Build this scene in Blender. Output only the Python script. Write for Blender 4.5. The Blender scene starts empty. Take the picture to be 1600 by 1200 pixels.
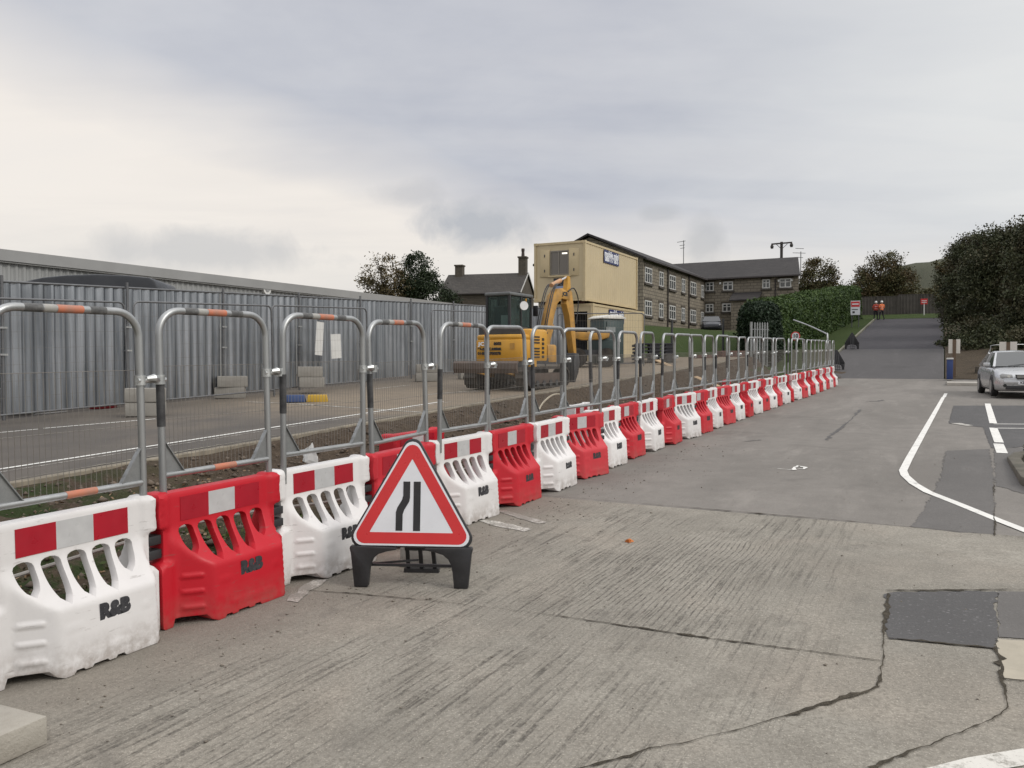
import bpy, bmesh, math, random
import numpy as np
from mathutils import Vector, Matrix
from mathutils.geometry import delaunay_2d_cdt

random.seed(7)
RNG = np.random.default_rng(11)
SC = bpy.context.scene
COL = SC.collection
R = math.radians

# ------------------------------------------------------------------ measure
FPX, CAMH = 1290.0, 1.65              # focal length in photo pixels, eye height
PITCH = math.atan(34.0 / FPX)
RX, RY = 0.4626, 0.8866               # direction of the road on the ground
ROADYAW = math.atan2(RY, RX)


def at(u, v, Y):
    """point at depth Y seen at photo pixel (u, v)"""
    a, b = (u - 800) / FPX, (600 - v) / FPX
    c, s = math.cos(PITCH), math.sin(PITCH)
    d = (a, c + b * s, -s + b * c)
    k = Y / d[1]
    return Vector((d[0] * k, Y, CAMH + d[2] * k))


def tp(x, y):
    return x * RX + y * RY, x * RY - y * RX


def xy(t, p):
    return t * RX + p * RY, t * RY - p * RX


def sstep(a, b, x):
    k = min(1.0, max(0.0, (x - a) / (b - a)))
    return k * k * (3 - 2 * k)


def zroad(t):
    z = 0.0177 * min(t, 37.0)
    if t > 37:
        if t < 43:
            k = (t - 37) / 6
            z += 6 * (0.0177 * k + (0.114 - 0.0177) * k * k / 2)
        else:
            z += 6 * (0.0177 + 0.114) / 2 + 0.114 * (min(t, 83) - 43)
    if t > 83:
        z += 0.01 * (t - 83)
    return z


def zyard(t):
    return 0.50 + 0.041 * (min(t, 40) - 4)


def zland(t, p):
    """height of the land anywhere"""
    # left of the road: yard, then the bank up to the houses
    zl = zyard(t) + sstep(41, 58, t) * 2.5 + sstep(80, 92, t) * 2.4
    zr = zroad(t)
    if p > -5.6:
        z = zr
        if t > 83:
            z += sstep(85, 92, t) * 0.75
        return z
    if t < 38:
        return zr + (zl - zr) * sstep(-5.2, -7.5, p) if p > -7.5 else zl
    k = sstep(-7.0, -22.0, p)
    k = max(k, 1 - sstep(36, 46, t)) if p < -7.5 else k
    z = zr + (zl - zr) * k
    if t > 83:
        z += sstep(85, 92, t) * 0.75
    return z


def ground(u, v, h=None):
    """where the photo pixel meets the road surface"""
    h = h or (lambda t, p: zroad(t))
    lo = 0.5
    for i in range(1, 4000):
        Y = 0.5 + i * 0.03
        q = at(u, v, Y)
        if q.z <= h(*tp(q.x, q.y)):
            return q.x, q.y
    return q.x, q.y


# ------------------------------------------------------------------ meshes
class MB:
    """collects vertices and faces of ONE mesh"""

    def __init__(self):
        self.v, self.f, self.m = [], [], []
        self.mi = 0
        self.M = Matrix.Identity(4)

    def add(self, vs, fs):
        o = len(self.v)
        M = self.M
        self.v += [tuple(M @ Vector(p)) for p in vs]
        self.f += [tuple(i + o for i in q) for q in fs]
        self.m += [self.mi] * len(fs)

    def box(self, c, s, rz=0.0, taper=1.0):
        x, y, z = s[0] / 2, s[1] / 2, s[2] / 2
        vs = []
        for sz, k in ((-1, 1), (1, taper)):
            for sx, sy in ((-1, -1), (1, -1), (1, 1), (-1, 1)):
                px, py = sx * x * k, sy * y * k
                vs.append((c[0] + px * math.cos(rz) - py * math.sin(rz), c[1] + px * math.sin(rz) + py * math.cos(rz), c[2] + sz * z))
        self.add(vs, [(3, 2, 1, 0), (4, 5, 6, 7), (0, 1, 5, 4), (1, 2, 6, 5), (2, 3, 7, 6), (3, 0, 4, 7)])

    def box2(self, a, b):
        self.box([(a[i] + b[i]) / 2 for i in range(3)], [abs(b[i] - a[i]) for i in range(3)])

    def bar(self, a, b, w, h, up=(0, 0, 1)):
        """rectangular bar from a to b, w wide, h high"""
        a, b = Vector(a), Vector(b)
        d = (b - a).normalized()
        s = d.cross(Vector(up))
        if s.length < 1e-5:
            s = d.cross(Vector((0, 1, 0)))
        s.normalize()
        n = s.cross(d)
        vs = []
        for q in (a, b):
            for i, j in ((-1, -1), (1, -1), (1, 1), (-1, 1)):
                vs.append(q + s * (i * w / 2) + n * (j * h / 2))
        self.add(vs, [(3, 2, 1, 0), (4, 5, 6, 7), (0, 1, 5, 4), (1, 2, 6, 5), (2, 3, 7, 6), (3, 0, 4, 7)])

    def tube(self, pts, r, n=8, caps=True):
        pts = [Vector(p) for p in pts]
        rs = r if isinstance(r, (list, tuple)) else [r] * len(pts)
        vs, fs = [], []
        nrm = None
        for i, p in enumerate(pts):
            d = (pts[min(i + 1, len(pts) - 1)] - pts[max(i - 1, 0)]).normalized()
            if nrm is None:
                nrm = d.cross(Vector((0, 0, 1)))
                if nrm.length < 1e-3:
                    nrm = d.cross(Vector((0, 1, 0)))
            nrm = (nrm - d * nrm.dot(d))
            if nrm.length < 1e-6:
                nrm = d.orthogonal()
            nrm.normalize()
            bn = d.cross(nrm)
            for k in range(n):
                a = 2 * math.pi * k / n
                vs.append(p + (nrm * math.cos(a) + bn * math.sin(a)) * rs[i])
        for i in range(len(pts) - 1):
            for k in range(n):
                k2 = (k + 1) % n
                fs.append((i * n + k, i * n + k2, (i + 1) * n + k2, (i + 1) * n + k))
        if caps:
            fs.append(tuple(reversed(range(n))))
            fs.append(tuple(range((len(pts) - 1) * n, len(pts) * n)))
        self.add(vs, fs)

    def cyl(self, a, b, r, n=16, r2=None):
        self.tube([a, b], [r, r if r2 is None else r2], n)

    def lathe(self, prof, c=(0, 0, 0), n=20):
        """prof: (radius, z) from bottom to top"""
        vs, fs = [], []
        for rr, z in prof:
            for k in range(n):
                a = 2 * math.pi * k / n
                vs.append((c[0] + rr * math.cos(a), c[1] + rr * math.sin(a), c[2] + z))
        for i in range(len(prof) - 1):
            for k in range(n):
                k2 = (k + 1) % n
                fs.append((i * n + k, i * n + k2, (i + 1) * n + k2, (i + 1) * n + k))
        fs.append(tuple(reversed(range(n))))
        fs.append(tuple(range((len(prof) - 1) * n, len(prof) * n)))
        self.add(vs, fs)

    def prism(self, poly, o, ax, ay, depth):
        """polygon in the plane o + x*ax + y*ay, pushed out by depth along ax x ay"""
        o, ax, ay = Vector(o), Vector(ax), Vector(ay)
        nn = ax.cross(ay).normalized() * depth
        n = len(poly)
        vs = [o + ax * x + ay * y for x, y in poly] + [o + ax * x + ay * y + nn for x, y in poly]
        fs = [tuple(reversed(range(n))), tuple(range(n, 2 * n))]
        fs += [(i, (i + 1) % n, n + (i + 1) % n, n + i) for i in range(n)]
        self.add(vs, fs)

    def ringprism(self, outer, inner, o, ax, ay, depth):
        """outer and inner: rings with the same number of points"""
        o, ax, ay = Vector(o), Vector(ax), Vector(ay)
        nn = ax.cross(ay).normalized() * depth
        n = len(outer)
        P = lambda q: o + ax * q[0] + ay * q[1]
        vs = [P(q) for q in outer] + [P(q) for q in inner] + [P(q) + nn for q in outer] + [P(q) + nn for q in inner]
        fs = []
        for i in range(n):
            j = (i + 1) % n
            fs += [(j, i, n + i, n + j), (2 * n + i, 2 * n + j, 3 * n + j, 3 * n + i), (i, j, 2 * n + j, 2 * n + i), (n + j, n + i, 3 * n + i, 3 * n + j)]
        self.add(vs, fs)

    def build(self, name, mats, parent=None, smooth=None, loc=None, rz=None, bevel=0.0):
        me = bpy.data.meshes.new(name)
        me.from_pydata(self.v, [], self.f)
        for m in (mats if isinstance(mats, (list, tuple)) else [mats]):
            me.materials.append(m)
        if self.mi or any(self.m):
            me.polygons.foreach_set('material_index', self.m)
        bm = bmesh.new()
        bm.from_mesh(me)
        bmesh.ops.recalc_face_normals(bm, faces=bm.faces)
        if bevel:
            es = [e for e in bm.edges if len(e.link_faces) == 2 and e.calc_face_angle(0) > 0.6]
            bmesh.ops.bevel(bm, geom=es, offset=bevel, segments=2, profile=0.5, affect='EDGES', clamp_overlap=True)
        bm.to_mesh(me)
        bm.free()
        if smooth is not None or bevel:
            me.shade_smooth()
            me.set_sharp_from_angle(angle=R(smooth or 40))
        return link(name, me, parent, loc, rz)


def link(name, me, parent=None, loc=None, rz=None):
    o = bpy.data.objects.new(name, me)
    COL.objects.link(o)
    if parent:
        o.parent = parent
    if loc is not None:
        o.location = loc
    if rz is not None:
        o.rotation_euler = (0, 0, rz)
    return o


def tag(o, label=None, cat=None, group=None, kind=None):
    if label:
        o['label'] = label
    if cat:
        o['category'] = cat
    if group:
        o['group'] = group
    if kind:
        o['kind'] = kind
    return o


def thing(name, label, cat, loc=(0, 0, 0), rz=0.0, group=None):
    o = bpy.data.objects.new(name, None)
    COL.objects.link(o)
    o.empty_display_size = 0.2
    o.location = loc
    o.rotation_euler = (0, 0, rz)
    return tag(o, label, cat, group)


def dup(o, parent=None):
    """a thing with its parts and their sub-parts"""
    c = o.copy()
    COL.objects.link(c)
    if parent:
        c.parent = parent
    for ch in KIDS(o):
        dup(ch, c)
    return c


def KIDS(o):
    return [k for k in COL.objects if k.parent == o]


def arr_mesh(name, verts, faces, mat, smooth=False):
    """mesh from numpy arrays: verts (N,3), faces (M,k)"""
    me = bpy.data.meshes.new(name)
    k = faces.shape[1]
    me.vertices.add(len(verts))
    me.vertices.foreach_set('co', verts.astype(np.float32).ravel())
    me.loops.add(faces.size)
    me.loops.foreach_set('vertex_index', faces.astype(np.int32).ravel())
    me.polygons.add(len(faces))
    me.polygons.foreach_set('loop_start', np.arange(0, faces.size, k, dtype=np.int32))
    me.materials.append(mat)
    me.update(calc_edges=True)
    if smooth:
        me.shade_smooth()
    return me


def sheet(name, ts, ps, hf, mat, dz=0.0, kind='structure', noise=None):
    """a piece of surface following hf(t, p), laid out in road coordinates"""
    vs, fs = [], []
    for t in ts:
        for p in ps:
            x, y = xy(t, p)
            vs.append((x, y, hf(t, p) + dz + (noise(t, p) if noise else 0)))
    n = len(ps)
    for i in range(len(ts) - 1):
        for j in range(n - 1):
            fs.append((i * n + j, i * n + j + 1, (i + 1) * n + j + 1, (i + 1) * n + j))
    me = bpy.data.meshes.new(name)
    me.from_pydata(vs, [], fs)
    me.materials.append(mat)
    bm = bmesh.new(); bm.from_mesh(me)
    for f in bm.faces:
        f.normal_update()
        if f.normal.z < 0:
            f.normal_flip()
    bm.to_mesh(me); bm.free()
    me.shade_smooth()
    o = link(name, me)
    if kind:
        o['kind'] = kind
    return o


def lin(a, b, n):
    return [a + (b - a) * i / n for i in range(n + 1)]


def polysheet(name, pts, mat, dz, hf=None, kind='structure', cuts=6, jag=0.0):
    """flat marking whose outline is given in world x, y; lies dz above the road"""
    hf = hf or (lambda t, p: zroad(t))
    ring = []
    n = len(pts)
    for i in range(n):
        a, b = Vector(pts[i]), Vector(pts[(i + 1) % n])
        L = (b - a).length
        k = max(1, int(L / 0.06)) if jag else max(1, int(L / 1.5))
        for j in range(k):
            q = a.lerp(b, j / k)
            if jag:
                q += Vector((random.gauss(0, jag), random.gauss(0, jag)))
            ring.append(q)
    vs = [(q.x, q.y, hf(*tp(q.x, q.y)) + dz) for q in ring]
    me = bpy.data.meshes.new(name)
    bm = bmesh.new()
    f = bm.faces.new([bm.verts.new(v) for v in vs])
    bmesh.ops.triangulate(bm, faces=[f])
    for q in bm.faces:
        q.normal_update()
        if q.normal.z < 0:
            q.normal_flip()
    bm.to_mesh(me); bm.free()
    me.materials.append(mat)
    o = link(name, me)
    if kind:
        o['kind'] = kind
    return o


def ribbon(name, pts, w, mat, dz, jag=0.0, hf=None, kind='structure', step=0.05):
    """a line of width w along points (x, y); jag makes the edges ragged"""
    hf = hf or (lambda t, p: zroad(t))
    line = []
    for i in range(len(pts) - 1):
        a, b = Vector(pts[i]), Vector(pts[i + 1])
        k = max(1, int((b - a).length / (min(step, 0.022 + 0.004 * a.y) if jag else 0.5)))
        for j in range(k):
            line.append(a.lerp(b, j / k))
    line.append(Vector(pts[-1]))
    vs, fs = [], []
    wob = Vector((0, 0))
    for i, q in enumerate(line):
        d = (line[min(i + 1, len(line) - 1)] - line[max(i - 1, 0)]).normalized()
        s = Vector((-d.y, d.x))
        wl = wr = w / 2
        if jag:
            wob = wob * 0.7 + Vector((random.gauss(0, jag), random.gauss(0, jag))) * 0.8
            f = 0.35 + 1.3 * (0.5 + 0.5 * math.sin(i * 0.11 + 2 * math.sin(i * 0.037))) ** 2
            wl *= f * min(3.0, random.lognormvariate(-.35, .65)); wr *= f * min(3.0, random.lognormvariate(-.35, .65))
        for e in (q + wob + s * wl, q + wob - s * wr):
            vs.append((e.x, e.y, hf(*tp(e.x, e.y)) + dz))
    for i in range(len(line) - 1):
        fs.append((2 * i + 1, 2 * i + 3, 2 * i + 2, 2 * i))
    me = bpy.data.meshes.new(name)
    me.from_pydata(vs, [], fs)
    me.materials.append(mat)
    o = link(name, me)
    if kind:
        o['kind'] = kind
    return o


_txt = {}


def text_geo(body, size=1.0, bold=0.0, extrude=0.0):
    """vertices (x right, y up) and faces of a piece of writing, centred"""
    key = (body, size, bold, extrude)
    if key not in _txt:
        cu = bpy.data.curves.new('txt', 'FONT')
        cu.body = body
        cu.size = size
        cu.offset = bold
        cu.extrude = extrude
        cu.resolution_u = 3
        cu.align_x = 'CENTER'
        cu.align_y = 'CENTER'
        o = bpy.data.objects.new('txt', cu)
        COL.objects.link(o)
        bpy.context.view_layer.update()
        me = bpy.data.meshes.new_from_object(o.evaluated_get(bpy.context.evaluated_depsgraph_get()))
        _txt[key] = ([tuple(v.co) for v in me.vertices], [tuple(p.vertices) for p in me.polygons])
        bpy.data.objects.remove(o)
        bpy.data.curves.remove(cu)
        bpy.data.meshes.remove(me)
    return _txt[key]


def write(mb, body, o, ax, ay, size, bold=0.0, width=None):
    """puts writing into mb on the plane o + x*ax + y*ay"""
    vs, fs = text_geo(body, size, bold, 0.0)
    o, ax, ay = Vector(o), Vector(ax), Vector(ay)
    k = 1.0
    if width:
        xs = [q[0] for q in vs]
        k = width / (max(xs) - min(xs))
    mb.add([o + ax * (x * k) + ay * y for x, y, z in vs], fs)


# ------------------------------------------------------------------ materials
def newmat(name):
    m = bpy.data.materials.new(name)
    m.use_nodes = True
    nt = m.node_tree
    return m, nt, nt.nodes['Principled BSDF']


class NT:
    def __init__(self, nt):
        self.nt = nt

    def n(self, t, **kw):
        d = self.nt.nodes.new(t)
        for k, v in kw.items():
            if k.startswith('i_'):
                d.inputs[int(k[2:]) if k[2:].isdigit() else k[2:].replace('_', ' ')].default_value = v
            else:
                setattr(d, k, v)
        return d

    def l(self, a, b):
        self.nt.links.new(a, b)

    def val(self, x, sock):
        if hasattr(x, 'links') or isinstance(x, bpy.types.NodeSocket):
            self.l(x, sock)
        else:
            sock.default_value = x

    def math(self, op, a, b=None, c=None, clamp=False):
        d = self.n('ShaderNodeMath', operation=op, use_clamp=clamp)
        self.val(a, d.inputs[0])
        if b is not None:
            self.val(b, d.inputs[1])
        if c is not None:
            self.val(c, d.inputs[2])
        return d.outputs[0]

    def mix(self, f, a, b, mode='MIX'):
        d = self.n('ShaderNodeMix', data_type='RGBA', blend_type=mode)
        self.val(f, d.inputs['Factor'])
        for x, s in ((a, d.inputs[6]), (b, d.inputs[7])):
            if isinstance(x, tuple):
                s.default_value = (*x[:3], 1)
            else:
                self.l(x, s)
        return d.outputs[2]

    def noise(self, vec, scale, detail=4.0, rough=0.55, dist=0.0):
        d = self.n('ShaderNodeTexNoise')
        self.l(vec, d.inputs['Vector'])
        d.inputs['Scale'].default_value = scale
        d.inputs['Detail'].default_value = detail
        d.inputs['Roughness'].default_value = rough
        d.inputs['Distortion'].default_value = dist
        return d.outputs['Fac']

    def ramp(self, x, a, b, lo=0.0, hi=1.0):
        d = self.n('ShaderNodeMapRange', clamp=True)
        self.l(x, d.inputs[0])
        d.inputs[1].default_value = a
        d.inputs[2].default_value = b
        d.inputs[3].default_value = lo
        d.inputs[4].default_value = hi
        return d.outputs[0]

    def bump(self, h, strength, dist, bsdf):
        d = self.n('ShaderNodeBump')
        d.inputs['Strength'].default_value = strength
        d.inputs['Distance'].default_value = dist
        self.l(h, d.inputs['Height'])
        self.l(d.outputs[0], bsdf.inputs['Normal'])

    def coords(self, kind='Object'):
        return self.n('ShaderNodeTexCoord').outputs[kind]

    def pos(self):
        return self.n('ShaderNodeNewGeometry').outputs['Position']


_mats = {}


def M(name, c1, c2=None, rough=0.6, metal=0.0, scale=4.0, bump=0.0, bscale=None, mix=(0.35, 0.7), coat=0.0, spec=0.5, speck=None, world=False):
    """a surface of two mottled tones with fine relief"""
    if name in _mats:
        return _mats[name]
    m, nt, b = newmat(name)
    g = NT(nt)
    v = g.pos() if world else g.coords()
    b.inputs['Roughness'].default_value = rough
    b.inputs['Metallic'].default_value = metal
    b.inputs['Specular IOR Level'].default_value = spec
    b.inputs['Coat Weight'].default_value = coat
    c2 = c2 or tuple(x * 0.82 for x in c1)
    f = g.ramp(g.noise(v, scale, 5.0, 0.6), mix[0], mix[1])
    col = g.mix(f, tuple(c1), tuple(c2))
    if speck:
        s = g.ramp(g.noise(v, speck[1], 2.0, 0.5), 0.62, 0.72)
        col = g.mix(s, col, tuple(speck[0]))
    g.l(col, b.inputs['Base Color'])
    rr = g.ramp(g.noise(v, scale * 2.3, 3.0), 0.3, 0.7, max(0.05, rough - 0.1), min(1.0, rough + 0.1))
    g.l(rr, b.inputs['Roughness'])
    if bump:
        g.bump(g.noise(v, bscale or scale * 6, 4.0), bump, 0.01, b)
    _mats[name] = m
    return m


def tpcoords(g):
    """road coordinates (t, p, z) of the shading point"""
    pos = g.pos()
    a = g.n('ShaderNodeVectorMath', operation='DOT_PRODUCT')
    g.l(pos, a.inputs[0]); a.inputs[1].default_value = (RX, RY, 0)
    c = g.n('ShaderNodeVectorMath', operation='DOT_PRODUCT')
    g.l(pos, c.inputs[0]); c.inputs[1].default_value = (RY, -RX, 0)
    q = g.n('ShaderNodeCombineXYZ')
    g.l(a.outputs['Value'], q.inputs[0]); g.l(c.outputs['Value'], q.inputs[1])
    return q.outputs[0], a.outputs['Value'], c.outputs['Value'], pos


def mat_concrete():
    m, nt, b = newmat('brushed_concrete')
    g = NT(nt)
    vec, t, p, pos = tpcoords(g)
    big = g.ramp(g.noise(pos, 0.55, 4, 0.6, 0.4), 0.35, 0.68)
    mid = g.ramp(g.noise(pos, 3.2, 6, 0.72), 0.38, 0.66)
    fine = g.noise(pos, 48, 4, 0.75)
    grit = g.noise(pos, 110, 2, 0.6)
    col = g.mix(big, (0.345, 0.322, 0.276), (0.24, 0.224, 0.192))
    pink = g.ramp(g.noise(pos, 0.8, 3, 0.5, 0.6), 0.5, 0.72, 0, 0.55)
    col = g.mix(pink, col, (0.365, 0.318, 0.262))
    col = g.mix(g.math('MULTIPLY', mid, 0.62), col, (0.195, 0.18, 0.152))
    col = g.mix(g.ramp(fine, 0.40, 0.66, 0, 0.62), col, (0.135, 0.122, 0.10))
    col = g.mix(g.ramp(grit, 0.58, 0.72, 0, 0.65), col, (0.52, 0.48, 0.41))
    # tamped grooves along the road
    wob = g.math('MULTIPLY', g.noise(vec, 0.9, 3, 0.6), 0.11)
    ph = g.math('MULTIPLY', g.math('ADD', p, wob), 2 * math.pi / 0.040)
    s = g.math('SINE', ph)
    lens = g.n('ShaderNodeMapping'); lens.inputs['Scale'].default_value = (3.5, 14.0, 1)
    g.l(vec, lens.inputs['Vector'])
    brk = g.ramp(g.noise(lens.outputs[0], 1.6, 4, 0.6), 0.36, 0.54)
    area = g.ramp(g.noise(vec, 0.5, 2, 0.5, 0.3), 0.30, 0.46)
    right = g.ramp(p, -0.5, -1.3)
    left = g.ramp(p, -3.9, -3.0)
    chip = g.ramp(g.noise(pos, 26, 3, 0.7), 0.35, 0.62)
    gro = g.math('MULTIPLY', g.ramp(s, 0.45, 0.98), g.math('MULTIPLY', brk, g.math('MULTIPLY', area, g.math('MULTIPLY', right, left))))
    gro = g.math('MULTIPLY', gro, chip)
    core = g.math('MULTIPLY', g.ramp(g.math('ABSOLUTE', g.math('ADD', p, 1.75)), 1.0, 0.35), g.ramp(g.math('ABSOLUTE', g.math('SUBTRACT', t, 6.0)), 1.7, 0.9))
    gro = g.math('MULTIPLY', gro, g.math('ADD', g.math('MULTIPLY', core, 0.85), 0.15))
    sm = g.n('ShaderNodeMapping'); sm.inputs['Scale'].default_value = (1.1, 27.0, 1); g.l(vec, sm.inputs['Vector'])
    stk = g.math('MULTIPLY', g.ramp(g.noise(sm.outputs[0], 1.0, 5, 0.66), 0.52, 0.62), g.ramp(g.noise(pos, 0.9, 3, 0.6), 0.36, 0.56))
    stk = g.math('MULTIPLY', stk, g.math('MULTIPLY', g.math('MULTIPLY', left, g.ramp(p, -0.35, -1.2)), g.ramp(g.noise(pos, 30, 3, 0.7), 0.34, 0.6)))
    gro = g.math('MAXIMUM', gro, g.math('MULTIPLY', stk, 0.9))
    fl = g.math('MULTIPLY', g.ramp(s, 0.2, 0.95), g.math('MULTIPLY', right, g.math('MULTIPLY', left, g.ramp(g.noise(pos, 40, 3, .7), .45, .6, 0, .15))))
    gro = g.math('MAXIMUM', gro, fl)
    col = g.mix(g.math('MULTIPLY', gro, 0.85), col, (0.085, 0.078, 0.067))
    oil = g.ramp(g.noise(pos, 1.15, 4, 0.62, 0.9), 0.60, 0.70, 0, 0.45)
    col = g.mix(oil, col, (0.13, 0.12, 0.105))
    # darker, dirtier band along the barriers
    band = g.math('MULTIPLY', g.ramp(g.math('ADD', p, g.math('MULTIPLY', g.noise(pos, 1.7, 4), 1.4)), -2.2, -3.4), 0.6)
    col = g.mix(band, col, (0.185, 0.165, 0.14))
    g.l(col, b.inputs['Base Color'])
    b.inputs['Roughness'].default_value = 0.88
    b.inputs['Specular IOR Level'].default_value = 0.3
    h = g.math('SUBTRACT', g.math('ADD', g.math('MULTIPLY', fine, 0.55), g.math('MULTIPLY', grit, 0.35)), g.math('MULTIPLY', gro, 1.0))
    h = g.math('ADD', h, g.math('MULTIPLY', mid, 0.5))
    g.bump(h, 0.9, 0.012, b)
    return m


def mat_asphalt(name, c1, c2, agg=(0.30, 0.29, 0.28), aggk=0.3, wear=0.5, streak=True):
    m, nt, b = newmat(name)
    g = NT(nt)
    vec, t, p, pos = tpcoords(g)
    mp = g.n('ShaderNodeMapping'); mp.inputs['Scale'].default_value = (0.18, 0.8, 1)
    g.l(vec, mp.inputs['Vector'])
    big = g.ramp(g.noise(mp.outputs[0], 0.7, 6, 0.68, 0.5), 0.38, 0.64)
    mid = g.ramp(g.noise(pos, 2.6, 5, 0.65), 0.35, 0.7)
    fine = g.noise(pos, 85, 3, 0.7)
    vor = g.n('ShaderNodeTexVoronoi'); vor.inputs['Scale'].default_value = 70
    g.l(pos, vor.inputs['Vector'])
    col = g.mix(big, c1, c2)
    col = g.mix(g.math('MULTIPLY', mid, wear * 0.5), col, tuple(x * 0.72 for x in c2))
    col = g.mix(g.ramp(fine, 0.42, 0.75, 0, 0.5), col, tuple(x * 0.55 for x in c2))
    col = g.mix(g.ramp(vor.outputs['Color'], 0.80, 0.95, 0, aggk), col, agg)
    stain = g.ramp(g.noise(pos, 0.8, 4, 0.6, 0.8), 0.60, 0.72, 0, 0.38)
    col = g.mix(stain, col, tuple(x * 0.55 for x in c2))
    pale = g.ramp(g.noise(mp.outputs[0], 2.3, 5, 0.7), 0.56, 0.70, 0, 0.30)
    col = g.mix(pale, col, tuple(x * 1.35 for x in c1))
    g.l(col, b.inputs['Base Color'])
    b.inputs['Roughness'].default_value = 0.87
    b.inputs['Specular IOR Level'].default_value = 0.3
    g.bump(g.math('ADD', fine, g.math('MULTIPLY', mid, 0.4)), 0.6, 0.006, b)
    return m


def mat_paint(name, col, under, worn=0.5):
    m, nt, b = newmat(name)
    g = NT(nt)
    pos = g.pos()
    k = g.math('ADD', g.math('MULTIPLY', g.noise(pos, 9, 5, 0.7), 0.6), g.math('MULTIPLY', g.noise(pos, 60, 3, 0.7), 0.4))
    f = g.ramp(k, worn - 0.06, worn + 0.06)
    c = g.mix(f, under, col)
    c = g.mix(g.ramp(g.noise(pos, 3, 4), 0.45, 0.75, 0, 0.35), c, tuple(x * 0.7 for x in col))
    g.l(c, b.inputs['Base Color'])
    b.inputs['Roughness'].default_value = 0.75
    g.bump(g.noise(pos, 80, 3), 0.4, 0.005, b)
    return m


def mat_earth(name, a, b2, c3, green=None):
    m, nt, b = newmat(name)
    g = NT(nt)
    pos = g.pos()
    n1 = g.ramp(g.noise(pos, 1.3, 6, 0.7), 0.35, 0.68)
    n2 = g.ramp(g.noise(pos, 11, 5, 0.7), 0.4, 0.68)
    n3 = g.noise(pos, 45, 4, 0.7)
    col = g.mix(n1, a, b2)
    col = g.mix(g.math('MULTIPLY', n2, 0.7), col, c3)
    col = g.mix(g.ramp(n3, 0.58, 0.72, 0, 0.6), col, tuple(x * 1.9 for x in a))
    if green:
        t, p = tpcoords(g)[1:3]
        gm = g.math('MULTIPLY', g.ramp(g.noise(pos, 4.0, 4, 0.6), 0.42, 0.56), g.ramp(t, 6.5, 4.5))
        col = g.mix(gm, col, green)
    g.l(col, b.inputs['Base Color'])
    b.inputs['Roughness'].default_value = 0.95
    b.inputs['Specular IOR Level'].default_value = 0.15
    g.bump(g.math('ADD', g.math('MULTIPLY', n3, 0.5), n2), 0.9, 0.03, b)
    return m


def mat_leaf(name, ca, cb, cc=None):
    """leaves: every leaf its own tone"""
    m, nt, b = newmat(name)
    g = NT(nt)
    ge = g.n('ShaderNodeNewGeometry')
    rnd = ge.outputs['Random Per Island']
    col = g.mix(rnd, ca, cb)
    if cc:
        f = g.ramp(g.noise(ge.outputs['Position'], 0.55, 3, 0.6), 0.48, 0.62)
        col = g.mix(g.math('MULTIPLY', f, 0.75), col, cc)
    hs = g.ramp(g.noise(ge.outputs['Position'], 0.9, 2), 0.3, 0.7, 0.8, 1.2)
    sc = g.n('ShaderNodeVectorMath', operation='SCALE')
    g.l(col, sc.inputs[0]); g.l(hs, sc.inputs['Scale'])
    g.l(sc.outputs[0], b.inputs['Base Color'])
    b.inputs['Roughness'].default_value = 0.6
    b.inputs['Specular IOR Level'].default_value = 0.25
    return m


def mat_brick(name, c1, c2, mortar, bw, bh, ms, rough=0.85, bump=0.6, stain=0.35, axis='XZ', offs=0.5):
    """coursed stone, brick or slates; coordinates from the object"""
    m, nt, b = newmat(name)
    g = NT(nt)
    v = g.coords()
    sep = g.n('ShaderNodeSeparateXYZ'); g.l(v, sep.inputs[0])
    q = g.n('ShaderNodeCombineXYZ')
    # along the wall: x + y so that any vertical face gets running bond
    g.l(g.math('ADD', sep.outputs[0], sep.outputs[1]), q.inputs[0])
    g.l(sep.outputs[2], q.inputs[1])
    br = g.n('ShaderNodeTexBrick')
    g.l(q.outputs[0], br.inputs['Vector'])
    br.inputs['Color1'].default_value = (*c1, 1)
    br.inputs['Color2'].default_value = (*c2, 1)
    br.inputs['Mortar'].default_value = (*mortar, 1)
    br.inputs['Scale'].default_value = 1.0
    br.inputs['Brick Width'].default_value = bw
    br.inputs['Row Height'].default_value = bh
    br.inputs['Mortar Size'].default_value = ms
    br.inputs['Mortar Smooth'].default_value = 0.3
    br.offset = offs
    n = g.noise(v, 0.5, 5, 0.65)
    col = g.mix(g.ramp(n, 0.4, 0.7, 0, stain), br.outputs['Color'], tuple(x * 0.5 for x in c1))
    col = g.mix(g.ramp(g.noise(v, 7, 4, 0.7), 0.45, 0.7, 0, 0.4), col, tuple(x * 0.7 for x in c2))
    g.l(col, b.inputs['Base Color'])
    b.inputs['Roughness'].default_value = rough
    b.inputs['Specular IOR Level'].default_value = 0.3
    g.bump(g.math('ADD', g.math('MULTIPLY', br.outputs['Fac'], -1.0), g.math('MULTIPLY', g.noise(v, 12, 4), 0.6)), bump, 0.02, b)
    return m


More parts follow.
